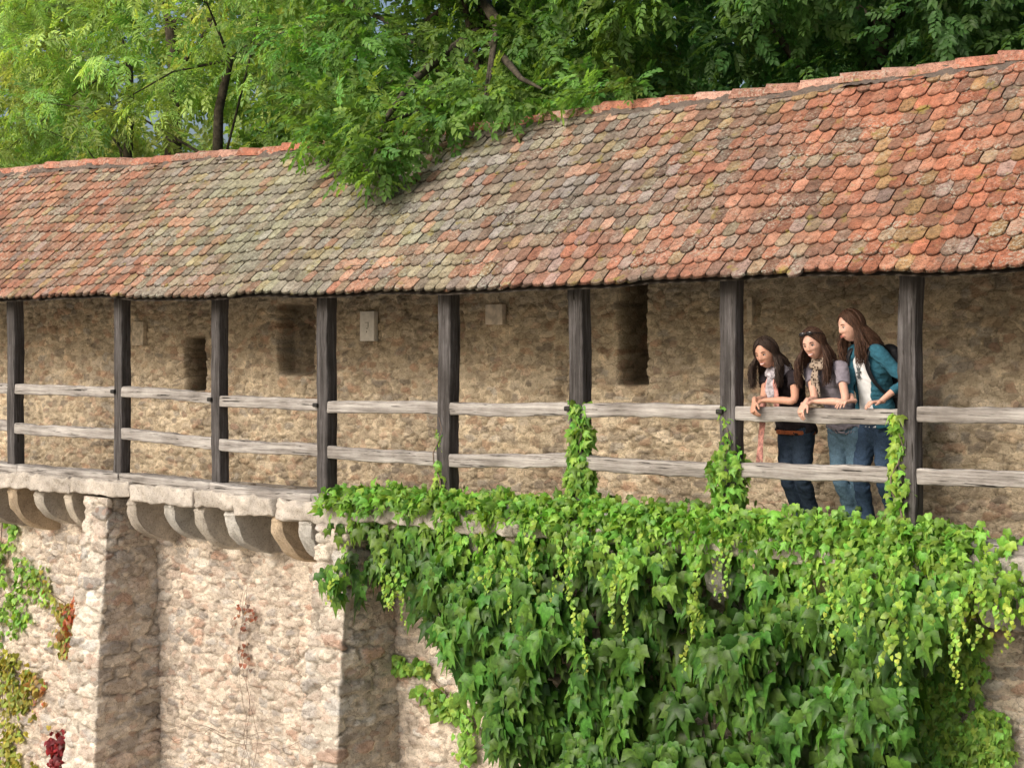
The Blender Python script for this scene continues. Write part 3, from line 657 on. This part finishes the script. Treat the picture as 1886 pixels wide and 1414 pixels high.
# ---------------------------------------------------------------- people
def catmull(P, R_, sub=4):
    P = np.array(P, float); R_ = np.array([(r, r) if np.isscalar(r) else r for r in R_], float)
    A = np.concatenate([P, R_], 1); A = np.concatenate([[2*A[0]-A[1]], A, [2*A[-1]-A[-2]]]); out = []
    for i in range(1, len(A)-2):
        for k in range(sub):
            t = k/sub; p0, p1, p2, p3 = A[i-1:i+3]
            out.append(.5*((2*p1)+(-p0+p2)*t+(2*p0-5*p1+4*p2-p3)*t*t+(-p0+3*p1-3*p2+p3)*t**3))
    out.append(A[-2]); out = np.array(out); return out[:, :3], np.maximum(out[:, 3:], .001)
def tube(pts, rad, lat=(1, 0, 0), n=16, rnd=(1, 1), sub=4, grow=0.):
    P, Q = catmull(pts, rad, sub); Q = Q+grow; lat = nrm(lat)
    T = [nrm(P[min(i+1, len(P)-1)]-P[max(i-1, 0)]) for i in range(len(P))]
    R2 = [(P[i], Q[i], T[i]) for i in range(len(P))]
    if rnd[1]:
        p, q, t = R2[-1]; r = q.mean(); R2 += [(p+t*r*math.sin(a), q*math.cos(a), t) for a in (.5, 1., 1.4)]
    if rnd[0]:
        p, q, t = R2[0]; r = q.mean(); R2 = [(p-t*r*math.sin(a), q*math.cos(a), t) for a in (1.4, 1., .5)]+R2
    V = []; Fc = []
    A = [2*math.pi*k/n for k in range(n)]
    for p, q, t in R2:
        s = lat-np.dot(lat, t)*t
        if np.linalg.norm(s) < .15: s = np.cross(t, [0, .3, 1])
        s = nrm(s); d = np.cross(t, s)
        for a in A: V.append(p+q[0]*math.cos(a)*s+q[1]*math.sin(a)*d)
    for i in range(len(R2)-1):
        for k in range(n): k2 = (k+1) % n; Fc.append([i*n+k, i*n+k2, (i+1)*n+k2, (i+1)*n+k])
    Fc.append(list(range(n))[::-1]); Fc.append([(len(R2)-1)*n+k for k in range(n)])
    return np.array(V), Fc
def shell(pts, rad, lat, g0, th_=.012, n=40, grow=.016):
    P, Q = catmull(pts, rad, 4); lat = nrm(lat); A = np.linspace(-math.pi/2+g0, 1.5*math.pi-g0, n); V = []; Fc = []
    m = len(P)
    for lay in (0, 1):
        for i in range(m):
            t = nrm(P[min(i+1, m-1)]-P[max(i-1, 0)]); s = nrm(lat-np.dot(lat, t)*t); d = np.cross(t, s); q = Q[i]+grow-lay*th_
            for a in A: V.append(P[i]+q[0]*math.cos(a)*s+q[1]*math.sin(a)*d)
    o2 = m*n
    for i in range(m-1):
        for k in range(n-1):
            a = i*n+k; Fc.append([a, a+1, a+n+1, a+n]); Fc.append([o2+a, o2+a+n, o2+a+n+1, o2+a+1])
        for k in (0, n-1): a = i*n+k; Fc.append([a, a+n, o2+a+n, o2+a] if k == 0 else [a, o2+a, o2+a+n, a+n])
    for k in range(n-1):
        Fc.append([k, o2+k, o2+k+1, k+1]); a = (m-1)*n+k; Fc.append([a, a+1, o2+a+1, o2+a])
    return np.array(V), Fc
def remeshed(name, parts, voxel, it, mat, parent, wr=0., fr=14, seed=0):
    V, f = merge(parts); o = mk(name, V, f, mat, parent)
    m = o.modifiers.new('r', 'REMESH'); m.mode = 'VOXEL'; m.voxel_size = voxel; m.use_smooth_shade = True
    if it: s = o.modifiers.new('s', 'SMOOTH'); s.factor = .5; s.iterations = it
    dg = bpy.context.evaluated_depsgraph_get(); dg.update(); me = bpy.data.meshes.new_from_object(o.evaluated_get(dg))
    o.modifiers.clear(); old = o.data; o.data = me; bpy.data.meshes.remove(old); me.name = name
    if wr:
        n_ = len(me.vertices); co = np.empty(n_*3, np.float32); me.vertices.foreach_get('co', co); co = co.reshape(-1, 3)
        no = np.empty(n_*3, np.float32); me.vertices.foreach_get('normal', no); no = no.reshape(-1, 3)
        d = fbm(co[:, 0]*fr+co[:, 2]*fr*.9+seed, co[:, 2]*fr*1.3-co[:, 1]*fr*.8, seed, 3)-.42
        co = co+no*(d*2*wr)[:, None]; me.vertices.foreach_set('co', co.ravel()); me.update()
    me.polygons.foreach_set('use_smooth', [True]*len(me.polygons))
    if not me.materials: me.materials.append(mat)
    return o
def xf(M, P): P = np.atleast_2d(np.asarray(P, float)); A = np.array(M); return P@A[:3, :3].T+A[:3, 3]
def head_mesh(M):
    nu, nv = 72, 52; V = []; Fc = []
    for j in range(nv):
        th_ = math.pi*(j+.5)/nv
        for i in range(nu):
            ph = 2*math.pi*i/nu; sx = math.sin(th_)*math.sin(ph); sy = -math.sin(th_)*math.cos(ph); sz = math.cos(th_)
            x = .072*sx; y = .094*sy; z = .112*sz
            if sz < 0: x *= 1-.30*(-sz)**1.4
            if sy > 0 and sz < -.1: y *= 1-.55*min(1, (-sz-.1)/.7)
            if sy < 0:
                if sz < -.3: y = y*(1-.05)-.009*sst(-.3, -.8, sz)
                y -= .017*math.exp(-(x/.0115)**2)*float(np.clip((.022-z)/.055, 0, 1))*float(1-sst(-.034, -.046, z) if z < -.034 else 1)
                y += .008*math.exp(-((abs(x)-.030)/.014)**2-((z-.002)/.012)**2)
                y -= .0035*math.exp(-(x/.022)**2-((z+.062)/.009)**2)+.004*math.exp(-(x/.018)**2-((z+.098)/.014)**2)+.005*math.exp(-((abs(x)-.038)/.018)**2-((z+.033)/.018)**2)
            V.append((x, y, z))
    for j in range(nv-1):
        for i in range(nu): i2 = (i+1) % nu; Fc.append([j*nu+i, (j+1)*nu+i, (j+1)*nu+i2, j*nu+i2])
    Fc.append(list(range(nu))); Fc.append([(nv-1)*nu+i for i in range(nu)][::-1])
    return xf(M, V), Fc
def ball(c, r, n=10):
    V = []; Fc = []; r = np.array([r]*3 if np.isscalar(r) else r)
    for j in range(n+1):
        for i in range(2*n):
            a = math.pi*j/n; b = math.pi*i/n; V.append(np.array(c)+r*np.array([math.sin(a)*math.cos(b), math.sin(a)*math.sin(b), math.cos(a)]))
    for j in range(n):
        for i in range(2*n): i2 = (i+1) % (2*n); Fc.append([j*2*n+i, (j+1)*2*n+i, (j+1)*2*n+i2, j*2*n+i2])
    return np.array(V), Fc
def hand(wr, fwd, nm_, thumb_side, curl=.5, sc=.94):
    f = nrm(fwd); n_ = nrm(np.array(nm_)-np.dot(nm_, f)*f); s = np.cross(f, n_)*thumb_side; out = []
    out.append(tube([wr-f*.02, wr+f*.02*sc, wr+f*.05*sc, wr+f*.082*sc], [(.019, .016), (.026, .013), (.034, .012), (.033, .010)], s, 14, sub=2))
    for k, (off, ln, sp_) in enumerate(((.028, .066, .16), (.0095, .075, .05), (-.0095, .069, -.07), (-.028, .055, -.2))):
        p = wr+f*(.078-.004*(k == 3))*sc+s*off*sc; pts = [p-f*.015, p]; ang = curl*(.35+.1*k); d0 = nrm(f+s*sp_)
        for q in (.42, .32, .26):
            ang += curl*.42; d = d0*math.cos(ang)-n_*math.sin(ang); pts.append(pts[-1]+d*ln*q*sc)
        out.append(tube(pts, [.0078, .0078, .0072, .0068, .0058], s, 8, sub=2))
    p = wr+f*.022+s*.020; pts = [p, p+(f*.5+s*.75-n_*.15)*.030, p+(f*.5+s*.75-n_*.15)*.030+(f*.9+s*.3-n_*.3)*.026, p+(f*.5+s*.75-n_*.15)*.030+(f*.9+s*.3-n_*.3)*.046]
    out.append(tube(pts, [.012, .0096, .0088, .007], n_, 8, sub=2)); return out
def ik(S, H, l1, l2, pole):
    v = H-S; d = np.linalg.norm(v)
    if d > (l1+l2)*.985: k_ = d/((l1+l2)*.985); l1 *= k_; l2 *= k_
    a = (l1*l1-l2*l2+d*d)/(2*d); h = math.sqrt(max(l1*l1-a*a, 0)); u = v/d; p = np.array(pole, float); p = nrm(p-np.dot(p, u)*u); return S+u*a+p*h
M_EYE = mat_plain('eye_white', (.65, .62, .58), .3, .05); M_TEETH = mat_plain('teeth', (.8, .77, .71), .3, .05); M_IRIS = mat_plain('dark_iris', (.03, .02, .015), .3); M_LIP = mat_plain('lip', (.42, .15, .12), .45, .1)
def mat_hair(name, a, b):
    m, nt = newmat(name); n_ = noise(nt, position(nt, (160, 160, 16)), 1, 3)
    finish(nt, ramp(nt, n_, [(.35, a), (.65, b)]), .6, n_, .5, .003, .25); return m
def person(name, label, head, neck, pelvis, yaw, hyaw, hpitch, hroll, arms, ankles, skin, hair_m, smile=True, hairlen=.3, hs=0, back=.0):
    f = np.array([-math.sin(yaw), -math.cos(yaw), 0]); lt = np.array([math.cos(yaw), -math.sin(yaw), 0]); up = np.array([0, 0, 1.])
    root = thing(name, (pelvis[0], pelvis[1], 4.86), label, 'person')
    sp_ = neck-pelvis
    chest = pelvis+sp_*.66-f*.02; waist = pelvis+sp_*.32+f*.005; upc = pelvis+sp_*.86-f*.012
    hm = Matrix.Translation(Vector(head)) @ Matrix.Rotation(-hyaw, 4, 'Z') @ Matrix.Rotation(hpitch, 4, 'X') @ Matrix.Rotation(hroll, 4, 'Y') @ Matrix.Scale(.95, 4)
    tor_p = [pelvis-up*.09, pelvis, waist, chest, upc, neck+(pelvis-neck)*.02]; tor_r = [(.125, .085), (.140, .100), (.106, .082), (.126, .098), (.136, .078), (.054, .048)]
    parts = [tube(tor_p, tor_r, lt, 24), tube([neck-up*.03-f*.01, neck*.5+head*.5-f*.018, head+up*-.03-f*.025*1], [.044, .041, .042], lt, 16), head_mesh(hm)]
    for s in (-1, 1): parts.append((xf(hm, ball((s*.074, .008, -.01), (.008, .017, .028), 8)[0]), ball((0, 0, 0), 1, 8)[1]))
    J = {}
    for s, key in ((1, 'L'), (-1, 'R')):
        S = neck+lt*s*.142-up*.035; a = arms[key]; W = a['w']
        E = a.get('e') if a.get('e') is not None else ik(S, W, .27, .235, a['pole'])
        J[key] = (S, E, W)
        ap = [S-lt*s*.05, S, S*.55+E*.45, E, E*.6+W*.4, W]; ar = [.038, .037, .031, .0265, .0265, (.019, .0165)]
        parts.append(tube(ap, ar, f, 14)); parts += hand(W, a['f'], a['n'], a['ts'], a.get('curl', .6))
        H = pelvis+lt*s*.078-up*.01; A_ = ankles[key]; dl = np.linalg.norm(A_-H)*.512; K = ik(H, A_, dl, dl, f+lt*s*.1); J['h'+key] = (H, K, A_)
        parts.append(tube([H, H*.5+K*.5, K, K*.62+A_*.38, A_], [.078, .066, .048, .048, .032], lt, 16))
        parts.append(tube([A_-f*.03, A_-up*.03+f*.03, A_-up*.055+f*.11, A_-up*.06+f*.17], [(.03, .035), (.034, .032), (.04, .02), (.032, .014)], lt, 12))
    body = remeshed('body', parts, .0042, 2, skin, root)
    for s in (-1, 1):
        mk('eye', xf(hm, ball((s*.0295, -.0730, .001), (.0122, .0110, .0055))[0]), ball((0, 0, 0), 1)[1], M_EYE, root)
        mk('iris', xf(hm, ball((s*.0295, -.0815, .001), (.0056, .0034, .0056))[0]), ball((0, 0, 0), 1)[1], M_IRIS, root)
        bp = [(s*.015, -.0905, .0205), (s*.03, -.0875, .0258), (s*.045, -.078, .021)]
        mk('eyebrow', *tube(xf(hm, bp), [.0016, .0025, .0012], (0, 0, 1), 6), hair_m, root)
        lp = [(s*.017, -.083, .006), (s*.03, -.0845, .0075), (s*.042, -.077, .005)]
        mk('eyelash', *tube(xf(hm, lp), [.0012, .0022, .0012], (0, 0, 1), 6), M_IRIS, root)
    cz = .006 if smile else .001
    for nm2, zz, cc in (('upper_lip', -.0570, .0), ('lower_lip', -.0690 if smile else -.065, -.003)):
        q = [(-.023, -.080, -.062+cz), (-.012, -.0918, zz+cz*.2), (0, -.0955, zz-.0006+cc), (.012, -.0918, zz+cz*.2), (.023, -.080, -.062+cz)]
        mk(nm2, *tube(xf(hm, q), [.0012, .0026, .003, .0026, .0012], (0, 0, 1), 8), M_LIP, root)
    if smile:
        q = [(-.017, -.086, -.0600), (0, -.0952, -.0628), (.017, -.086, -.0600)]; mk('teeth', *tube(xf(hm, q), [.0025, .0045, .0025], (0, 0, 1), 8), M_TEETH, root)
    rr = random.Random(hs); hp = []
    nu, nv = 64, 48; V = []; Fc = []
    for j in range(nv+1):
        a = math.pi*j/nv
        for i in range(nu):
            b = 2*math.pi*i/nu; sx, sy, sz = math.sin(a)*math.sin(b), -math.sin(a)*math.cos(b), math.cos(a)
            V.append((.0775*sx, .098*sy+.003, .116*sz+.001))
    for j in range(nv):
        for i in range(nu):
            a = math.pi*(j+.5)/nv; b = 2*math.pi*(i+.5)/nu; sy = -math.sin(a)*math.cos(b); sz = math.cos(a); sx = abs(math.sin(a)*math.sin(b))
            if sz > -.62 and (sy > -.10 or sz > .66-.25*sx*sx+.02):
                i2 = (i+1) % nu; Fc.append([j*nu+i, (j+1)*nu+i, (j+1)*nu+i2, j*nu+i2])
    hp.append((xf(hm, V), Fc))
    for k in range(1250):
        s = 1 if k % 2 else -1; fringe = k < 230
        psi = math.radians(rr.uniform(70, 92) if fringe else rr.uniform(70, 180)); off = rr.uniform(.001, .018); pts = []
        st = rr.uniform(.08, .46) if fringe else .10
        if fringe: off *= .6
        for q in np.linspace(0, 1, 7):
            th_ = math.radians(100)*(st+(1-st)*q)
            if fringe: ps = math.radians(4)+(psi-math.radians(4))*(q**.75)
            else: ps = psi*(.42+.58*q**.7) if psi < 1.9 else psi
            pts.append((s*math.sin(ps)*(.077+off)*math.sin(th_), -math.cos(ps)*(.097+off)*math.sin(th_)+.004, (.114+off*.7)*math.cos(th_)+.004))
        W_ = list(xf(hm, pts)); e = W_[-1]; o2 = nrm(np.array([e[0]-head[0], e[1]-head[1], 0])+1e-6); ln = hairlen*rr.uniform(.6, 1.1)
        cl_ = int(rr.uniform(0, 6)); wv = rr.uniform(0, .9)+cl_*1.1; fr_ = psi < 1.75; sx_ = rr.uniform(-.025, .025)
        for q in (.12, .25, .4, .55, .7, .85, 1.):
            W_.append(e+np.array([0, 0, -ln*q])-f*((.05*q+back*q) if not fr_ else (-.015*q+back*q*.6))+o2*(.045*math.sin(q*2.2)-.004*q)+lt*(.018*q*math.sin(q*9+wv)+sx_*q)+f*.016*q*math.cos(q*8+wv))
        hp.append(tube(W_, [.0023]*7+[.0026, .0028, .0028, .0026, .0023, .0018, .0006], f, 4, sub=1))
    mk('hair', *merge(hp), hair_m, root)
    return root, J, dict(f=f, lt=lt, up=up, tp=tor_p, tr=tor_r, hm=hm, neck=neck, pelvis=pelvis, head=head)
def jeans(root, J, D, mat, seed):
    pt = [tube([D['pelvis']-D['up']*.09, D['pelvis'], D['pelvis']+(D['neck']-D['pelvis'])*.15], [(.126, .094), (.149, .110), (.126, .098)], D['lt'], 24, rnd=(1, 0))]
    for s in 'LR':
        H, K, A = J['h'+s]; pt.append(tube([H, H*.5+K*.5, K, K*.6+A*.4, A], [.085, .073, .056, .056, .048], D['lt'], 18, rnd=(1, 0)))
    remeshed('jeans', pt, .007, 2, mat, root, .010, 22, seed)
    for s in 'LR':
        H, K, A = J['h'+s]; f = D['f']; up = D['up']
        mk('shoe', *tube([A-f*.045-up*.03, A-up*.03+f*.03, A-up*.052+f*.11, A-up*.058+f*.18], [(.036, .045), (.04, .042), (.046, .028), (.036, .018)], D['lt'], 14), M_IRIS, root)
def top(name, root, J, D, mat, seed, sleeve=.5, grow=.014, shape=None, hemr=(.158, .118), wr=.012):
    tp = D['tp'][:]; tr = D['tr'][:]
    tp[0] = D['pelvis']-D['up']*.03; tr[0] = hemr; tr[1] = (hemr[0]-.004, hemr[1]-.004)
    body = tube(tp, tr, D['lt'], 26, rnd=(0, 0), grow=grow) if shape is None else shape
    pt = [body]
    for k, s in (('L', 1), ('R', -1)):
        S, E, W = J[k]
        if sleeve is None: continue
        if sleeve <= 1: e = S+(E-S)*sleeve; pt.append(tube([S-D['lt']*s*.06, S, e], [.045, .048, .046], D['f'], 16, rnd=(1, 0)))
        else: pt.append(tube([S-D['lt']*s*.06, S, S*.5+E*.5, E, E+(W-E)*(sleeve-1)], [.050, .053, .045, .039, .031], D['f'], 16, rnd=(1, 0)))
    return remeshed(name, pt, .006, 2, mat, root, wr, 18, seed)
def denim(name, c): return mat_plain(name, c, .85, .22, 90, .2, .6)

ZR = 5.845
SK1 = mat_skin('warm_skin', (.52, .28, .19)); SK2 = mat_skin('light_skin', (.60, .35, .26)); SK3 = mat_skin('fair_skin', (.60, .35, .26))
H1 = mat_hair('black_brown_hair', (.014, .009, .007), (.05, .03, .02)); H2 = mat_hair('dark_brown_hair', (.024, .012, .008), (.09, .045, .027)); H3 = mat_hair('brown_hair', (.03, .015, .010), (.11, .055, .032))
rd = math.radians
wA, JA, DA = person('person', 'woman in black top with grey and pink scarf leaning with clasped hands on the handrail', at(1411, 650, .06), at(1438, 684, .16), at(1466, 786, .42), rd(15), rd(2), rd(14), rd(-8),
    dict(L=dict(e=Pz(1462, ZR+.01, -.03), w=Pz(1408, ZR+.005, -.05), f=(-1, -.25, -.25), n=(0, -.2, 1), ts=-1, curl=.9), R=dict(e=Pz(1406, ZR+.015, .05), w=Pz(1389, ZR, -.10), f=(.15, -.5, -.9), n=(-.6, -.9, .3), ts=-1, curl=.9)),
    dict(L=Pz(1500, 4.95, .46), R=Pz(1478, 4.95, .40)), SK1, H1, True, .22, 1, .02)
jeans(wA, JA, DA, denim('dark_denim', (.024, .038, .062)), 3); top('shirt', wA, JA, DA, mat_plain('black_cotton', (.018, .013, .016), .9, .3), 4, .42)
m_belt = mat_plain('rust_belt', (.28, .08, .03)); b0 = DA['pelvis']-DA['up']*.036
mk('belt', *tube([b0-DA['up']*.016, b0+DA['up']*.014], [(.162, .122), (.164, .124)], DA['lt'], 28, rnd=(0, 0)), m_belt, wA)
wB, JB, DB = person('person', 'smiling woman in mauve tee shirt and spotted scarf with sunglasses on her hair', at(1498, 633, .07), at(1520, 668, .17), at(1560, 784, .44), rd(12), rd(-3), rd(13), rd(-10),
    dict(L=dict(e=Pz(1556, ZR+.01, -.01), w=Pz(1500, ZR+.005, -.05), f=(-1, -.45, -.18), n=(0, -.1, 1), ts=-1, curl=.7), R=dict(e=Pz(1500, ZR+.02, .04), w=Pz(1484, ZR, -.10), f=(-.2, -.6, -.8), n=(-.4, -.9, .5), ts=-1, curl=.7)),
    dict(L=Pz(1604, 4.95, .46), R=Pz(1580, 4.95, .42)), SK2, H2, True, .27, 2, .01)
jeans(wB, JB, DB, denim('faded_denim', (.085, .145, .20)), 5); top('shirt', wB, JB, DB, mat_plain('mauve_cotton', (.20, .18, .21), .9, .15), 6, .5)
wC, JC, DC_ = person('person', 'long haired woman in teal cardigan and white printed tee looking left, hands on the handrail', at(1567, 600, .12), at(1594, 640, .2), at(1618, 776, .40), rd(25), rd(32), rd(12), rd(-3),
    dict(L=dict(w=Pz(1622, ZR+.012, .03), pole=(.8, .4, -.3), f=(-.55, -1, -.05), n=(0, .1, 1), ts=-1, curl=.55), R=dict(w=Pz(1570, ZR+.012, .02), pole=(-.5, .6, -.2), f=(-.45, -1, -.05), n=(0, .1, 1), ts=1, curl=.55)),
    dict(L=Pz(1655, 4.95, .44), R=Pz(1600, 4.95, .36)), SK3, H3, False, .25, 3, .06)
jeans(wC, JC, DC_, denim('blue_denim', (.035, .062, .11)), 7)
top('tee_shirt', wC, JC, DC_, mat_plain('white_cotton', (.75, .75, .75), .9, .06), 8, None, .010, wr=.003)
m_teal = mat_plain('teal_blue_knit', (.025, .105, .15), .95, .15, 80)
tp = DC_['tp'][:]; tr = DC_['tr'][:]; tp[0] = DC_['pelvis']-DC_['up']*.04; tr[0] = (.164, .124); tr[1] = (.160, .120)
top('cardigan', wC, JC, DC_, m_teal, 9, 1.55, shape=shell(tp, tr, DC_['lt'], .66, .014, 44, .028))
pr = []
ch = DC_['pelvis']+(DC_['neck']-DC_['pelvis'])*.66; fr = DC_['f']; ltc = DC_['lt']
for (a, b, c, d) in ((-.03, .05, .01, -.02), (.0, .06, .0, -.04), (.03, .05, -.015, -.03), (-.035, .0, .035, .01), (-.03, -.025, .03, -.03), (-.02, .03, .03, .0)):
    q = [ch+fr*.098+ltc*a*.7+np.array([0, 0, b]), ch+fr*.101+ltc*(a+c)*.35+np.array([0, 0, (b+d)/2]), ch+fr*.098+ltc*c*.7+np.array([0, 0, d])]
    pr.append(tube(q, [(.003, .004), (.007, .004), (.003, .004)], ltc, 6))
mk('shirt_print', *merge(pr), mat_plain('dark_print', (.09, .10, .10)), wC)
def scarf(root, D, mat, tails, thick=.03):
    nk = D['neck']; f, lt, up = D['f'], D['lt'], D['up']; pt = []
    for k, (rr_, dz, fo) in enumerate(((.066, .035, .01), (.074, .014, .02), (.080, -.008, .032))):
        P_ = [nk+lt*math.cos(a)*rr_+f*(math.sin(a)*rr_*.9+fo)+up*(dz-.018*math.sin(a)+.006*math.sin(3*a+k)) for a in np.linspace(0, 2*math.pi, 15)]
        pt.append(tube(P_, [(thick*.7, thick*.55)]*15, up, 10, rnd=(0, 0), sub=2))
    remeshed('scarf', pt, .005, 1, mat, root, .009, 42, 2)
    for (mt, nm2, lo, l0, ln, wd, ff) in tails:
        P_ = [nk+f*(.085+ff*.2)+lt*l0*.5-up*.02]
        for q in (.25, .5, .75, 1): P_.append(nk+f*(.1+ff*q)+lt*(l0+lo*q)-up*(.02+ln*q))
        v, fc = tube(P_, [(wd*.5, .014), (wd*.8, .013), (wd, .012), (wd*1.05, .010), (wd*1.1, .007)], lt, 18, sub=4)
        v[:, 1] += (fbm(v[:, 0]*45, v[:, 2]*6, 3, 2)-.5)*.03; tl_ = mk(nm2, v, fc, mt, root)
        if nm2 == 'scarf_tail':
            for k in range(7):
                e = P_[-1]+lt*(k/6-.5)*wd*1.9; mk('tassel', *tube([e+up*.01, e-up*.035+lt*R.uniform(-.005, .005), e-up*.075], [.004, .0035, .002], lt, 5, sub=1), mt, tl_)
m_s1 = mat_plain('grey_lilac_scarf', (.36, .33, .35), .95, .45, 45); m_s1b = mat_plain('pink_striped_scarf', (.50, .24, .20), .95, .5, 38)
m_s2 = mat_spots()
scarf(wA, DA, m_s1, [(m_s1, 'scarf_front', -.01, .0, .15, .04, .0), (m_s1b, 'scarf_tail', -.10, -.045, .60, .028, -.03), (m_s1b, 'scarf_tail', .02, .02, .24, .028, -.02)], .03)
scarf(wB, DB, m_s2, [(m_s2, 'scarf_front', .0, -.015, .27, .036, -.02)], .028)
hm = DB['hm']; sg_ = thing('sunglasses', xf(hm, [(0, -.06, .1)])[0], 'black sunglasses pushed up on the hair of the middle woman', 'sunglasses'); M_GL = mat_plain('black_lens', (.01, .01, .012), .12, .1, 5, .6, 0)
for s in (-1, 1):
    mk('lens', xf(hm, ball((s*.029, -.080, .094), (.025, .008, .016))[0]), ball((0, 0, 0), 1)[1], M_GL, sg_)
    mk('temple_arm', *tube(xf(hm, [(s*.054, -.074, .092), (s*.084, -.03, .077), (s*.094, .03, .047)]), [.003]*3, (0, 0, 1), 6), M_GL, sg_)
mk('bridge', *tube(xf(hm, [(-.012, -.088, .097), (0, -.092, .099), (.012, -.088, .097)]), [.003]*3, (0, 0, 1), 6), M_GL, sg_)
M_BP = mat_plain('black_nylon', (.012, .012, .015), .6, .3, 40)
nk, f, lt, up = DC_['neck'], DC_['f'], DC_['lt'], DC_['up']
bk = thing('backpack', nk-f*.2-up*.45, 'small black backpack worn by the woman in the teal cardigan', 'backpack')
cb = DC_['pelvis']+(nk-DC_['pelvis'])*.58
remeshed('bag', [tube([cb-f*.19-up*.17, cb-f*.20, cb-f*.17+up*.17], [(.12, .06), (.14, .075), (.10, .055)], lt, 22)], .01, 2, M_BP, bk, .005, 12, 4)
for s in (-1, 1):
    q = [nk-f*.12+lt*s*.09-up*.02, nk+lt*s*.098-f*.03+up*.026, nk+lt*s*.102+f*.072-up*.035, nk+lt*s*.110+f*.100-up*.13, nk+lt*s*.132+f*.078-up*.24, nk+lt*s*.155-f*.0-up*.33, nk+lt*s*.12-f*.15-up*.36]
    lean_v = (DC_['pelvis']-nk); lean_h = np.array([lean_v[0], lean_v[1], 0])/max(.01, -lean_v[2])
    q = [a+lean_h*max(0, nk[2]-a[2]) for a in q]
    mk('strap', *tube(q, [(.024, .007)]*7, lt, 12), M_BP, bk)

def sheet(name, lo, hi, n, zf, mat):
    X, Y = np.meshgrid(np.linspace(lo[0], hi[0], n), np.linspace(lo[1], hi[1], n)); V = np.stack([X, Y, zf(X, Y)], -1).reshape(-1, 3)
    o = mk(name, V, grid_faces(n, n), mat); o['kind'] = 'structure'; return o
sheet('ground', (-400, -400), (400, 400), 81, lambda X, Y: 0*X, mat_plain('pale_bounce_ground', (.42, .38, .31), .95, .25, 3))  # unseen ground, made pale to bounce fill light into the walkway
sheet('hillside', (-90, 1.75), (70, 120), 61, lambda X, Y: 4.55+.02*(Y-1.7)+.3*(fbm(X*.2, Y*.2, 3)-.5), mat_plain('leaf_litter', (.05, .07, .025), .95, .5, 4))

w_ = bpy.data.worlds.new('World'); scene.world = w_; w_.use_nodes = True; nt = w_.node_tree
sky = nt.nodes.new('ShaderNodeTexSky'); sky.sky_type = 'NISHITA'; sky.sun_disc = False
el = rd(33); azx, azy = -.2, -.98; az = math.atan2(azx, azy)
sky.sun_elevation = el; sky.sun_rotation = az % (2*math.pi); sky.air_density = 1.; sky.dust_density = 5
bg = nt.nodes['Background']; bg.inputs['Strength'].default_value = .15; nt.links.new(sky.outputs[0], bg.inputs['Color'])
sd = bpy.data.lights.new('sun', 'SUN'); sd.energy = 2.8; sd.angle = rd(28); sd.color = (1, .96, .9); so = bpy.data.objects.new('sun', sd); C.objects.link(so)
dv = Vector((azx*math.cos(el), azy*math.cos(el), math.sin(el))); so.rotation_euler = dv.to_track_quat('Z', 'Y').to_euler(); so.location = (-20, -20, 20)
cam = bpy.data.cameras.new('camera'); co = bpy.data.objects.new('camera', cam); C.objects.link(co)
co.location = (0, -DC, ZE); co.rotation_euler = (rd(90), 0, TH); cam.sensor_width = 36; cam.lens = 36*F/1886; cam.shift_y = -72/1886; cam.clip_end = 2000
scene.camera = co
scene.view_settings.view_transform = 'Standard'; scene.view_settings.look = 'None'; scene.view_settings.exposure = 0
